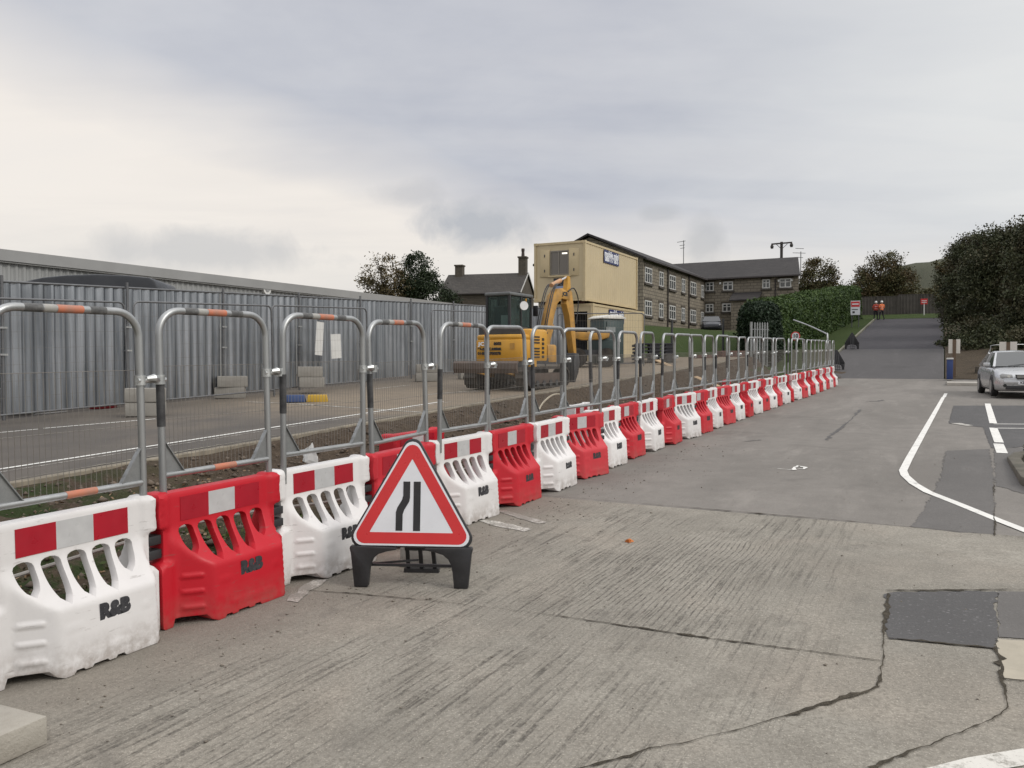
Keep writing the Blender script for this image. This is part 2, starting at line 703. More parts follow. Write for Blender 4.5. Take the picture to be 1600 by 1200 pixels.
def mat_galv(name, base, rough=0.45, streak=True):
    m, nt, b = newmat(name)
    g = NT(nt)
    v = g.coords()
    mp = g.n('ShaderNodeMapping'); mp.inputs['Scale'].default_value = (5, 5, 0.6)
    g.l(v, mp.inputs['Vector'])
    n = g.noise(mp.outputs[0] if streak else v, 1.2 if streak else 9, 5, 0.65)
    f2 = g.noise(v, 1.1, 4, 0.6)
    col = g.mix(g.ramp(n, 0.3, 0.7), base, tuple(x * 0.62 for x in base))
    col = g.mix(g.ramp(f2, 0.45, 0.7, 0, 0.4), col, tuple(x * 0.6 for x in base))
    g.l(col, b.inputs['Base Color'])
    b.inputs['Metallic'].default_value = 0.85
    g.l(g.ramp(n, 0.3, 0.7, rough - 0.1, rough + 0.15), b.inputs['Roughness'])
    g.bump(n, 0.15, 0.01, b)
    return m


def mat_glass(name, tint, rough=0.06):
    m, nt, b = newmat(name)
    b.inputs['Base Color'].default_value = (*tint, 1)
    b.inputs['Roughness'].default_value = rough
    b.inputs['Specular IOR Level'].default_value = 0.8
    return m
# ------------------------------------------------------------------ sky, sun, camera
def build_world():
    w = bpy.data.worlds.new('World')
    SC.world = w
    w.use_nodes = True
    nt = w.node_tree
    g = NT(nt)
    bg = nt.nodes['Background']
    bg.inputs['Strength'].default_value = 0.1
    sky = g.n('ShaderNodeTexSky', sky_type='NISHITA')
    sky.sun_disc = False
    sky.sun_elevation = R(38)
    sky.sun_rotation = R(118)
    sky.air_density = 1.2
    sky.dust_density = 3.0
    d = g.n('ShaderNodeTexCoord').outputs['Generated']
    sep = g.n('ShaderNodeSeparateXYZ'); g.l(d, sep.inputs[0])
    x, y, z = sep.outputs
    zc = g.math('MAXIMUM', z, 0.0)
    # the cloud deck: directions projected onto a flat layer
    k = g.math('ADD', zc, 0.10)
    q = g.n('ShaderNodeCombineXYZ')
    g.l(g.math('DIVIDE', x, k), q.inputs[0])
    g.l(g.math('DIVIDE', y, k), q.inputs[1])
    deck = q.outputs[0]
    n1 = g.noise(deck, 0.42, 5, 0.55, 0.35)
    n2 = g.noise(deck, 1.3, 6, 0.6, 0.2)
    n3 = g.noise(deck, 0.16, 2, 0.5, 0.2)
    # broad darker blanket overhead whose lower edge slopes down to the right
    lift = g.math('SUBTRACT', z, g.math('MULTIPLY', x, -0.24))
    edge = g.math('ADD', lift, g.math('MULTIPLY', g.math('SUBTRACT', n1, 0.5), 0.22))
    edge = g.math('ADD', edge, g.math('MULTIPLY', g.math('SUBTRACT', n2, 0.5), 0.05))
    blanket = g.ramp(edge, 0.135, 0.225)
    bright = (9.6, 8.95, 8.25)
    low = (7.5, 7.35, 7.15)
    blue = (4.95, 5.15, 5.85)
    right = (8.0, 8.1, 8.1)
    band = g.ramp(g.math('ADD', z, g.math('MULTIPLY', g.math('SUBTRACT', n2, 0.5), 0.10)), 0.02, 0.16)
    base = g.mix(band, low, bright)
    dark = g.mix(g.ramp(n2, 0.35, 0.7), blue, (6.1, 6.25, 6.75))
    dark = g.mix(g.ramp(g.math('ADD', x, g.math('MULTIPLY', g.math('SUBTRACT', n1, 0.5), 0.5)), 0.12, 0.5), dark, right)
    c = g.mix(blanket, base, dark)
    # soft streaks
    st = g.n('ShaderNodeMapping'); st.inputs['Scale'].default_value = (0.5, 1.6, 1)
    st.inputs['Rotation'].default_value = (0, 0, R(14))
    g.l(deck, st.inputs['Vector'])
    n4 = g.noise(st.outputs[0], 0.9, 5, 0.55, 0.4)
    c = g.mix(g.ramp(n4, 0.42, 0.7, 0, 0.28), c, (8.6, 8.3, 8.0))
    c = g.mix(g.ramp(n4, 0.55, 0.3, 0, 0.22), c, (5.3, 5.4, 5.8))

    def puff(u, v, ru, rv, colour, amount):
        """one small dark cloud in a given direction of the sky"""
        e = at(u, v, 1.0) - Vector((0, 0, CAMH))
        e.normalize()
        s = Vector((e.y, -e.x, 0)).normalized()
        up = s.cross(e)
        a = g.n('ShaderNodeVectorMath', operation='DOT_PRODUCT'); g.l(d, a.inputs[0]); a.inputs[1].default_value = s / ru
        b = g.n('ShaderNodeVectorMath', operation='DOT_PRODUCT'); g.l(d, b.inputs[0]); b.inputs[1].default_value = up / rv
        f = g.n('ShaderNodeVectorMath', operation='DOT_PRODUCT'); g.l(d, f.inputs[0]); f.inputs[1].default_value = e
        bo = g.math('SUBTRACT', b.outputs['Value'], e.dot(up) / rv)
        rr = g.math('SQRT', g.math('ADD', g.math('MULTIPLY', a.outputs['Value'], a.outputs['Value']), g.math('MULTIPLY', bo, bo)))
        nn = g.noise(d, 17, 5, 0.6, 0.3)
        rr = g.math('ADD', rr, g.math('MULTIPLY', g.math('SUBTRACT', nn, 0.5), 1.5))
        k2 = g.math('MULTIPLY', g.ramp(rr, 1.0, 0.35, 0, amount), g.math('GREATER_THAN', f.outputs['Value'], 0))
        return lambda c: g.mix(k2, c, colour)
    for args in ((745, 352, 0.075, 0.034, (5.1, 5.25, 5.6), 0.95), (330, 395, 0.16, 0.03, (5.7, 5.7, 5.8), 0.6),
                 (640, 300, 0.05, 0.02, (5.5, 5.5, 5.7), 0.5), (1105, 375, 0.03, 0.035, (5.3, 5.35, 5.5), 0.6), (1030, 335, 0.03, 0.012, (5.2, 5.3, 5.5), 0.5)):
        c = puff(*args)(c)
    # an overcast sky is brightest overhead
    c = g.mix(g.ramp(z, 0.45, 0.85), c, (15.5, 15.4, 15.6))
    # thick cover: only a little of the clear sky's light comes through
    c = g.mix(0.92, sky.outputs[0], c)
    g.l(c, bg.inputs['Color'])

    L = bpy.data.lights.new('sun', 'SUN')
    L.energy = 1.5
    L.angle = R(22)
    L.color = (1.0, 0.96, 0.90)
    o = bpy.data.objects.new('sun', L)
    COL.objects.link(o)
    el, az = R(38), R(118)
    # light comes from the right and a little behind the viewer
    src = Vector((math.sin(az) * math.cos(el), math.cos(az) * math.cos(el), math.sin(el)))
    o.rotation_euler = (-src).to_track_quat('-Z', 'Y').to_euler()

    cam = bpy.data.cameras.new('camera')
    cam.sensor_width = 36
    cam.lens = FPX / 1600 * 36
    cam.clip_end = 3000
    cam.clip_start = 0.05
    co = bpy.data.objects.new('camera', cam)
    COL.objects.link(co)
    co.location = (0, 0, CAMH)
    co.rotation_euler = (R(90) - PITCH, 0, 0)
    SC.camera = co
    SC.view_settings.view_transform = 'Standard'
    SC.view_settings.look = 'None'
    SC.view_settings.gamma = 1.0
    SC.view_settings.exposure = 0.0
    SC.view_settings.use_curve_mapping = False
    SC.cycles.use_denoising = True
    SC.cycles.max_bounces = 6
# ------------------------------------------------------------------ the ground
def mat_yard():
    """dark car park tarmac, dusted with tan soil where the digger works"""
    m, nt, b = newmat('yard_tarmac')
    g = NT(nt)
    vec, t, p, pos = tpcoords(g)
    n = g.noise(pos, 0.35, 5, 0.65, 0.4)
    col = g.mix(g.ramp(g.noise(pos, 1.1, 5, 0.65), 0.35, 0.7), (0.085, 0.077, 0.070), (0.125, 0.110, 0.095))
    dust = g.ramp(g.math('ADD', g.math('MULTIPLY', g.math('SUBTRACT', t, 9.5), 0.10), g.math('SUBTRACT', n, 0.5)), -0.12, 0.28, 0, 0.9)
    dust = g.math('MULTIPLY', dust, g.ramp(g.math('ADD', p, g.math('MULTIPLY', n, 2.5)), -12.6, -9.5, 0.35, 1.0))
    col = g.mix(dust, col, g.mix(g.ramp(g.noise(pos, 2.6, 5, 0.7), 0.35, 0.7), (0.25, 0.20, 0.145), (0.18, 0.148, 0.110)))
    col = g.mix(g.ramp(g.noise(pos, 60, 3, 0.7), 0.45, 0.75, 0, 0.45), col, (0.07, 0.062, 0.052))
    g.l(col, b.inputs['Base Color'])
    b.inputs['Roughness'].default_value = 0.85
    b.inputs['Specular IOR Level'].default_value = 0.3
    g.bump(g.noise(pos, 50, 4), 0.5, 0.008, b)
    return m


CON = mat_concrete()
ASPH = mat_asphalt('old_asphalt', (0.24, 0.222, 0.20), (0.178, 0.165, 0.148), wear=0.8)
ASPH_HILL = mat_asphalt('hill_asphalt', (0.095, 0.090, 0.090), (0.082, 0.078, 0.078), aggk=0.1, wear=0.3)
ASPH_TOP = mat_asphalt('upper_hill_asphalt', (0.060, 0.056, 0.062), (0.05, 0.047, 0.052), aggk=0.05, wear=0.3)
ASPH_DARK = mat_asphalt('fresh_asphalt', (0.105, 0.102, 0.101), (0.082, 0.080, 0.079), agg=(0.28, 0.27, 0.27), aggk=0.35)
ASPH_MID = mat_asphalt('patch_asphalt', (0.15, 0.142, 0.134), (0.12, 0.114, 0.108), aggk=0.2)
ASPH_YARD = mat_yard()
PAINT = mat_paint('white_road_paint', (0.72, 0.71, 0.67), (0.2, 0.19, 0.18), 0.40)
PAINT_WORN = mat_paint('worn_road_paint', (0.62, 0.60, 0.55), (0.23, 0.215, 0.19), 0.52)
PAINT_WORN2 = mat_paint('scuffed_road_paint', (0.62, 0.60, 0.55), (0.25, 0.235, 0.20), 0.46)
PAINT_FAINT = mat_paint('faint_road_paint', (0.50, 0.47, 0.43), (0.21, 0.195, 0.17), 0.56)
CRACK = mat_earth('crack_soil', (0.075, 0.065, 0.05), (0.11, 0.095, 0.072), (0.05, 0.044, 0.034))
DIRT = mat_earth('trench_soil', (0.082, 0.060, 0.042), (0.045, 0.034, 0.025), (0.13, 0.10, 0.074), green=(0.035, 0.05, 0.018))
GRASS = mat_earth('mown_grass', (0.038, 0.060, 0.016), (0.050, 0.070, 0.020), (0.030, 0.046, 0.013))
LAND = mat_earth('rough_grassland', (0.05, 0.062, 0.025), (0.07, 0.07, 0.03), (0.04, 0.045, 0.02))
PALE = M('pale_concrete', (0.42, 0.395, 0.35), (0.34, 0.32, 0.285), 0.85, scale=3, bump=0.3, bscale=30)
KERB = M('kerb_concrete', (0.24, 0.21, 0.16), (0.13, 0.112, 0.085), 0.9, scale=5, bump=0.4, bscale=30)


def hz(t, p):
    return zroad(t)


def base_land(t, p):
    """the land sheet lies a little under whatever is laid on it"""
    z = zland(t, p)
    if -14 < t < 41 and p < -4.5 and p > -40:
        return z - 0.30
    if t < 86 and p > -5.9:
        return z - 0.12
    far = max(0, t - 130)
    return z - 0.02


def build_ground():
    ts = [-400, -120, -40] + lin(-20, 30, 20) + lin(30, 110, 80)[1:] + [130, 170, 260, 420, 900]
    ps = [-900, -300, -120, -70] + lin(-50, -10, 20) + lin(-10, 10, 40)[1:] + lin(10, 50, 10)[1:] + [90, 200, 500, 900]
    sheet('ground', ts, ps, base_land, LAND)
    # road and car park: one old tarmac surface
    sheet('road', lin(-14, 34, 40) + lin(34, 41.5, 12)[1:], lin(-4.35, 40, 40), hz, ASPH)
    sheet('road_shoulder', lin(36.6, 41.5, 8), [-5.6, -4.35], hz, ASPH)
    sheet('hill_road', lin(41.5, 55.3, 20), lin(-5.55, 0.05, 6), hz, ASPH_HILL, 0.004)
    sheet('hill_road_top', lin(55.3, 83.2, 24), lin(-5.5, 0.0, 6), hz, ASPH_TOP, 0.004)
    sheet('road_top_strip', lin(83.2, 85.8, 4), lin(-6.4, 0.3, 4), lambda t, p: zroad(t), PALE, 0.012)
    # brushed concrete apron in front
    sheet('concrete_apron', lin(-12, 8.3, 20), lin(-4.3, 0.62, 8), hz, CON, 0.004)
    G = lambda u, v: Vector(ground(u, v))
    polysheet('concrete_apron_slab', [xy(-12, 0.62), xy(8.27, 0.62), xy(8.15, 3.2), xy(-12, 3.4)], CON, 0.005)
    # joints and cracks
    ribbon('slab_joint', [xy(8.32, -4.6), xy(8.36, -3.0), xy(8.33, -1.2), xy(8.25, 0.6), xy(8.18, 3.0)], 0.014, CRACK, 0.010, 0.003)
    ribbon('slab_joint', [G(480, 925), G(560, 931), G(700, 944), G(880, 966), G(1100, 1000), G(1375, 1037)], 0.009, CRACK, 0.010, 0.0015)
    ribbon('slab_joint', [G(1387, 931), G(1381, 985), G(1379, 1040), G(1372, 1076)], 0.022, CRACK, 0.010, 0.004)
    ribbon('pavement_crack', [G(1376, 1076), G(1310, 1098), G(1235, 1124), G(1150, 1146), G(1060, 1168), G(1015, 1176), G(960, 1192), G(880, 1215)], 0.017, CRACK, 0.010, 0.004)
    ribbon('pavement_crack', [G(1557, 1016), G(1561, 1045), G(1566, 1080), G(1576, 1108), G(1548, 1128), G(1500, 1148), G(1455, 1172), G(1400, 1192), G(1360, 1210)], 0.018, CRACK, 0.011, 0.004)
    ribbon('slab_joint', [G(1386, 926), G(1470, 926), G(1530, 925), G(1620, 925)], 0.016, CRACK, 0.012, 0.003)
    ribbon('slab_joint', [G(1384, 1001), G(1470, 1009), G(1557, 1019)], 0.013, CRACK, 0.012, 0.003)
    ribbon('slab_joint', [G(1558, 1062), G(1620, 1071)], 0.012, CRACK, 0.012, 0.003)
    # asphalt repairs
    polysheet('asphalt_patch', [G(1387, 928), G(1557, 926), G(1557, 1017), G(1384, 1000)], ASPH_DARK, 0.0085, jag=0.011)
    polysheet('asphalt_patch', [G(1559, 927), G(1640, 927), G(1640, 1006), G(1560, 999)], ASPH_MID, 0.0085, jag=0.004)
    polysheet('pale_slab', [G(1557, 1002), G(1640, 1008), G(1640, 1070), G(1565, 1064)], M('fresh_screed', (0.40, 0.36, 0.285), (0.33, 0.30, 0.24), 0.9, scale=6, bump=0.3), 0.0085, jag=0.004)
    polysheet('asphalt_patch', [G(1424, 825), G(1445, 795), G(1470, 745), G(1478, 705), G(1546, 702), G(1552, 745), G(1554, 836), G(1500, 833)], ASPH_MID, 0.0045, jag=0.012)
    polysheet('asphalt_patch', [G(1490, 634), G(1700, 634), G(1700, 690), G(1560, 702), G(1548, 700), G(1536, 668), G(1482, 662)], ASPH_DARK, 0.0045, jag=0.01)
    polysheet('asphalt_patch', [G(1553, 700), G(1700, 700), G(1700, 800), G(1556, 760)], ASPH_MID, 0.004, jag=0.01)
    ribbon('slab_joint', [G(1553, 755), G(1554, 800), G(1555, 840)], 0.008, CRACK, 0.010, 0.004)
    # painted lines
    ribbon('white_line', [G(1474, 621), G(1459, 648), G(1440, 682), G(1420, 718), G(1411, 736), G(1414, 744), G(1428, 757), G(1450, 770), G(1500, 790), G(1560, 814), G(1640, 846)], 0.10, PAINT, 0.0085)
    ribbon('white_line', [G(1475, 621), G(1478, 615)], 0.10, PAINT, 0.0085)
    ribbon('white_line', [G(1543, 631), G(1552, 662)], 0.14, PAINT, 0.0085)
    ribbon('white_line', [G(1552, 669), G(1561, 692)], 0.14, PAINT, 0.0085)
    ribbon('white_line', [G(1560, 694), G(1566, 709)], 0.15, PAINT, 0.0085)
    ribbon('white_line', [G(1553, 663), G(1720, 664)], 0.09, PAINT, 0.0085)
    ribbon('white_line', [G(1553, 669.5), G(1720, 671)], 0.09, PAINT, 0.0085)
    ribbon('white_line', [G(1430, 1226), G(1530, 1203), G(1640, 1184)], 0.11, PAINT_WORN2, 0.0085)
    polysheet('white_line', [G(1484, 662), G(1500, 661.5), G(1521, 665.5), G(1510, 666)], PAINT_WORN, 0.009)
    # old worn paint by the barriers
    polysheet('worn_paint', [G(447, 942), G(470, 920), G(492, 908), G(515, 907), G(500, 918), G(478, 932), G(465, 944)], PAINT_FAINT, 0.0085, jag=0.008)
    polysheet('worn_paint', [G(740, 812), G(775, 815), G(832, 829), G(820, 832), G(770, 823)], PAINT_WORN, 0.0085, jag=0.006)
    polysheet('worn_paint', [G(770, 797), G(790, 799), G(856, 818), G(840, 820), G(795, 806)], PAINT_FAINT, 0.0085, jag=0.006)
    ribbon('survey_mark', [G(1214, 733), G(1226, 734), G(1240, 735.5), G(1242, 731), G(1247, 729), G(1258, 731), G(1256, 734), G(1246, 733)], 0.035, PAINT, 0.0085, 0.002)
    for pts, w in (([G(1345, 640), G(1330, 655), G(1310, 672), G(1290, 688)], .05), ([G(1352, 628), G(1372, 627), G(1380, 625)], .06), ([G(940, 715), G(960, 712)], .03), ([G(1160, 690), G(1190, 688)], .05)):
        ribbon('pavement_crack', pts, w, M('tar_seam', (0.07, 0.068, 0.066), (0.1, 0.095, 0.09), 0.8), 0.005, 0.01, step=0.15)

    # the yard behind, held by a kerb
    sheet('yard', lin(-14, 38, 40), lin(-60, -7.75, 20), lambda t, p: zyard(t), ASPH_YARD)
    mb = MB()
    t = 3.6
    while t < 33.5:
        n = min(0.91, 33.5 - t)
        a, b = xy(t + .004, -7.66), xy(t + n - .004, -7.66)
        dz = random.uniform(-.006, .006)
        mb.bar((*a, zyard(t) - 0.10 + dz), (*b, zyard(t + n) - 0.10 + dz), 0.13, 0.22)
        t += n
    tag(mb.build('yard_kerb', KERB, bevel=0.012), kind='structure')
    yh = lambda t, p: zyard(t)
    yl = lambda *a: [ground(u, v, yh) for u, v in a]
    ribbon('yard_line', [xy(3.0, -8.62), xy(13.5, -8.55)], 0.07, PAINT, 0.006, hf=yh)
    ribbon('yard_line', [xy(3.0, -8.42), xy(13.5, -8.36)], 0.02, PAINT_WORN, 0.006, hf=yh)
    ribbon('yard_line', yl((-30, 679), (60, 671)), 0.06, PAINT, 0.006, hf=yh)
    ribbon('yard_line', yl((68, 670), (243, 655)), 0.07, PAINT, 0.006, hf=yh)
    ribbon('yard_line', yl((385, 628), (470, 632), (662, 645)), 0.06, PAINT_WORN, 0.006, hf=yh)
    ribbon('yard_line', yl((668, 617), (800, 606)), 0.07, PAINT_WORN, 0.006, hf=yh)
    ribbon('yard_line', yl((585, 608), (640, 602)), 0.07, PAINT_WORN, 0.006, hf=yh)
    ribbon('yard_line', yl((52, 648), (105, 643)), 0.07, PAINT, 0.006, hf=yh)
    ribbon('yard_kerb_edge', [xy(3.5, -7.83), xy(33.4, -7.83)], 0.03, M('kerb_joint', (0.27, 0.25, 0.2), (0.2, 0.18, 0.15), 0.9), 0.007, 0.002, hf=yh)

    # loose soil in the trench between barriers and kerb
    def hs(t, p):
        k = sstep(-4.3, -6.6, p) * .62 + sstep(-6.9, -7.58, p) * .38
        top = zyard(t) - 0.025 if t < 34 else zland(t, p)
        return zroad(t) + (top - zroad(t)) * k

    from mathutils import noise as mn

    def lump(t, p):
        k = min(1.0, max(0.0, (-4.2 - p) / 0.5)) * (1.0 if p > -7.4 else 0.25)
        v = Vector((t, p, 0))
        h = mn.fractal(v * 0.9, 1.0, 2.0, 4) * 0.10 + mn.fractal(v * 3.1, 0.9, 2.0, 4) * 0.07 + mn.fractal(v * 9, 0.9, 2.0, 3) * 0.022
        return k * (h + 0.01) - 0.006 * (1 - k)
    sheet('trench_soil', lin(-3, 20, 230) + lin(20, 44, 120)[1:], lin(-7.6, -3.95, 40), lambda t, p: hs(t, p) + 0.004, DIRT, 0.0, noise=lump)
    # banks and verges
    sheet('grass_bank', lin(40, 64, 24), lin(-45, -9.5, 24), lambda t, p: zland(t, p), GRASS, 0.03)
    sheet('grass_verge', lin(39, 84, 45), lin(-9.5, -5.62, 8), lambda t, p: zland(t, p), GRASS, 0.03)
    sheet('grass_bank_top', lin(85.8, 94, 8), lin(-14, 6, 10), lambda t, p: zland(t, p), GRASS, 0.03)
    mb = MB()
    for t in lin(40, 83, 43)[:-1]:
        a, b = xy(t + .01, -5.6), xy(t + .99, -5.6)
        mb.bar((*a, zroad(t) + .03), (*b, zroad(t + 1) + .03), 0.12, 0.14)
    tag(mb.build('road_edging', M('edging_kerb', (0.2, 0.19, 0.15), (0.13, 0.13, 0.09), 0.9)), kind='structure')

    # stones, clods and litter in the trench
    n = 9000
    tt = np.concatenate([RNG.uniform(1.5, 14, n // 2), RNG.uniform(10, 33, n // 2)])
    pp = RNG.uniform(-7.45, -4.3, n)
    rr = np.clip(RNG.lognormal(-3.95, 0.5, n), 0.008, 0.06)
    base = np.array([(1, 0, 0), (-1, 0, 0), (0, 1, 0), (0, -1, 0), (0, 0, 1), (0, 0, -1)], float)
    fc = np.array([(0, 2, 4), (2, 1, 4), (1, 3, 4), (3, 0, 4), (2, 0, 5), (1, 2, 5), (3, 1, 5), (0, 3, 5)])
    V = np.zeros((n, 6, 3))
    for i in range(n):
        x, y = xy(tt[i], pp[i])
        z = hs(tt[i], pp[i]) + lump(tt[i], pp[i])
        a = RNG.uniform(0, 6.28)
        c, s = math.cos(a), math.sin(a)
        q = base * RNG.uniform(0.55, 1.2, (6, 1)) * np.array([1.0, 0.8, 0.6]) * rr[i]
        V[i, :, 0] = q[:, 0] * c - q[:, 1] * s + x
        V[i, :, 1] = q[:, 0] * s + q[:, 1] * c + y
        V[i, :, 2] = q[:, 2] + z + rr[i] * 0.25
    F = (fc[None] + (np.arange(n) * 6)[:, None, None]).reshape(-1, 3)
    o = link('rubble', arr_mesh('rubble', V.reshape(-1, 3), F, M('broken_stone', (0.14, 0.108, 0.08), (0.06, 0.047, 0.036), 0.95, scale=1.2, mix=(.3, .7))))
    tag(o, kind='stuff')
    # pale leaf litter
    n = 1500
    C = np.zeros((n, 3))
    for i in range(n):
        t, p = RNG.uniform(1.5, 7.0), RNG.uniform(-7.0, -4.3)
        if RNG.random() < 0.3:
            t = RNG.uniform(7, 20)
        x, y = xy(t, p)
        C[i] = (x, y, hs(t, p) + lump(t, p) + 0.012)
    o = link('leaf_litter', leaves_mesh('leaf_litter', C, 0.022, mat_leaf('dead_leaf', (0.33, 0.24, 0.15), (0.14, 0.085, 0.045)), flat=0.5))
    tag(o, kind='stuff')
    # weeds in the trench
    n = 2600
    C = np.zeros((n, 3))
    for i in range(n):
        t, p = RNG.uniform(1.8, 6.0), -4.55 - abs(RNG.normal(0, 0.5))
        x, y = xy(t, p)
        C[i] = (x, y, hs(t, p) + lump(t, p) + RNG.uniform(0.0, 0.035))
    o = link('weeds', leaves_mesh('weeds', C, 0.018, mat_leaf('weed_leaf', (0.05, 0.08, 0.022), (0.085, 0.10, 0.035))))
    tag(o, kind='stuff')
    # grit and crumbs lying on the paving
    n = 900
    tt = RNG.uniform(2.2, 14, n); pp = np.where(RNG.random(n) < .6, -3.75 + np.abs(RNG.normal(0, .35, n)), RNG.uniform(-3.8, 0.4, n))
    rr = np.clip(RNG.lognormal(-5.2, 0.5, n), 0.003, 0.02)
    V = np.zeros((n, 6, 3))
    for i in range(n):
        x, y = xy(tt[i], pp[i])
        q = base * RNG.uniform(0.5, 1.2, (6, 1)) * np.array([1.0, 0.8, 0.5]) * rr[i]
        V[i] = q + np.array([x, y, zroad(tt[i]) + 0.006 + rr[i] * .2])
    F = (fc[None] + (np.arange(n) * 6)[:, None, None]).reshape(-1, 3)
    tag(link('grit', arr_mesh('grit', V.reshape(-1, 3), F, M('grit_stone', (0.24, 0.21, 0.17), (0.10, 0.085, 0.07), 0.95, scale=2, mix=(.3, .7)))), kind='stuff')


def leaves_mesh(name, C, size, mat, flat=1.0, aspect=0.6, spread=0.5):
    """one small four-sided leaf at every centre"""
    n = len(C)
    a = RNG.normal(size=(n, 3)); a[:, 2] *= flat
    a /= np.linalg.norm(a, axis=1)[:, None] + 1e-9
    b = RNG.normal(size=(n, 3)); b[:, 2] *= flat
    b -= a * (a * b).sum(1)[:, None]
    b /= np.linalg.norm(b, axis=1)[:, None] + 1e-9
    s = size * RNG.uniform(1 - spread, 1 + spread, (n, 1))
    a, b = a * s, b * s * aspect
    V = np.stack([C - a, C + b * 0.9 - a * 0.1, C + a, C - b * 0.9 + a * 0.1], 1).reshape(-1, 3)
    F = np.arange(n * 4).reshape(n, 4)
    return arr_mesh(name, V, F, mat)
# ------------------------------------------------------------------ barriers and the hoop panels on them
ORD = ['', 'first', 'second', 'third', 'fourth', 'fifth', 'sixth', 'seventh', 'eighth', 'ninth', 'tenth', 'eleventh', 'twelfth',
       'thirteenth', 'fourteenth', 'fifteenth', 'sixteenth', 'seventeenth', 'eighteenth', 'nineteenth', 'twentieth', 'twenty-first',
       'twenty-second', 'twenty-third', 'twenty-fourth', 'twenty-fifth', 'twenty-sixth', 'twenty-seventh', 'twenty-eighth',
       'twenty-ninth', 'thirtieth', 'thirty-first', 'thirty-second', 'thirty-third', 'thirty-fourth', 'thirty-fifth']


def mat_plastic(name, c, mud=0.7):
    m, nt, b = newmat(name)
    g = NT(nt)
    v = g.coords()
    w = g.pos()
    f = g.ramp(g.noise(w, 2.2, 5, 0.65), 0.42, 0.72, 0, 0.45)
    col = g.mix(f, c, tuple(x * 0.80 for x in c))
    # splashed dirt close to the ground and scuffs
    sep = g.n('ShaderNodeSeparateXYZ'); g.l(v, sep.inputs[0])
    d = g.math('MULTIPLY', g.ramp(sep.outputs[2], 0.20, 0.0), g.ramp(g.noise(w, 9, 5, 0.7), 0.36, 0.60))
    col = g.mix(g.math('MULTIPLY', d, mud), col, (0.22, 0.17, 0.13))
    sc = g.n('ShaderNodeMapping'); sc.inputs['Scale'].default_value = (3, 3, 22); g.l(w, sc.inputs['Vector'])
    s = g.ramp(g.noise(sc.outputs[0], 2.0, 5, 0.7), 0.62, 0.70, 0, 0.38)
    col = g.mix(s, col, (0.16, 0.13, 0.11))
    oi = g.n('ShaderNodeObjectInfo')
    hv = g.n('ShaderNodeHueSaturation'); g.l(col, hv.inputs['Color'])
    g.l(g.ramp(oi.outputs['Random'], 0, 1, 0.86, 1.0), hv.inputs['Value'])
    g.l(g.ramp(oi.outputs['Random'], 0, 1, 1.0, 0.94), hv.inputs['Saturation'])
    g.l(hv.outputs[0], b.inputs['Base Color'])
    b.inputs['Roughness'].default_value = 0.42
    g.l(g.ramp(g.noise(w, 6, 4), 0.3, 0.7, 0.40, 0.62), b.inputs['Roughness'])
    b.inputs['Specular IOR Level'].default_value = 0.36
    g.bump(g.noise(v, 60, 3), 0.06, 0.004, b)
    return m


WHITE_P = mat_plastic('white_plastic', (0.76, 0.74, 0.73))
RED_P = mat_plastic('red_plastic', (0.54, 0.005, 0.018), 0.35)
STRIP_R = M('red_reflective_film', (0.36, 0.004, 0.017), (0.30, 0.004, 0.015), 0.35, scale=6)
STRIP_S = M('silver_reflective_film', (0.50, 0.50, 0.50), (0.42, 0.42, 0.42), 0.35, scale=8)
BLACK_P = M('black_plastic', (0.018, 0.018, 0.02), (0.03, 0.03, 0.032), 0.5, scale=9, bump=0.1)
SPRAY = M('black_spray_paint', (0.02, 0.02, 0.024), (0.05, 0.05, 0.055), 0.7, scale=30)
GALV = mat_galv('galvanised_tube', (0.47, 0.48, 0.48), 0.42)
GALV_PLATE = mat_galv('galvanised_plate', (0.38, 0.39, 0.39), 0.5, False)
WIRE = M('galvanised_wire', (0.26, 0.25, 0.23), (0.17, 0.15, 0.13), 0.5, metal=0.6)
TAPE = M('black_tape', (0.022, 0.022, 0.024), (0.075, 0.075, 0.075), 0.55, scale=14)
TAPE_OLD = M('faded_black_tape', (0.06, 0.06, 0.06), (0.16, 0.16, 0.155), 0.6, scale=22)
ORANGE = M('orange_reflective_tape', (0.50, 0.16, 0.085), (0.34, 0.17, 0.12), 0.5, scale=14)
CREAM = M('cream_reflective_tape', (0.34, 0.33, 0.30), (0.26, 0.255, 0.245), 0.5, scale=12)
CLAMP = M('bright_clamp_steel', (0.58, 0.59, 0.58), (0.36, 0.37, 0.37), 0.42, metal=0.85, scale=20)

BH = 0.81
SLOTX = (-0.292, -0.146, 0.0, 0.146, 0.288)


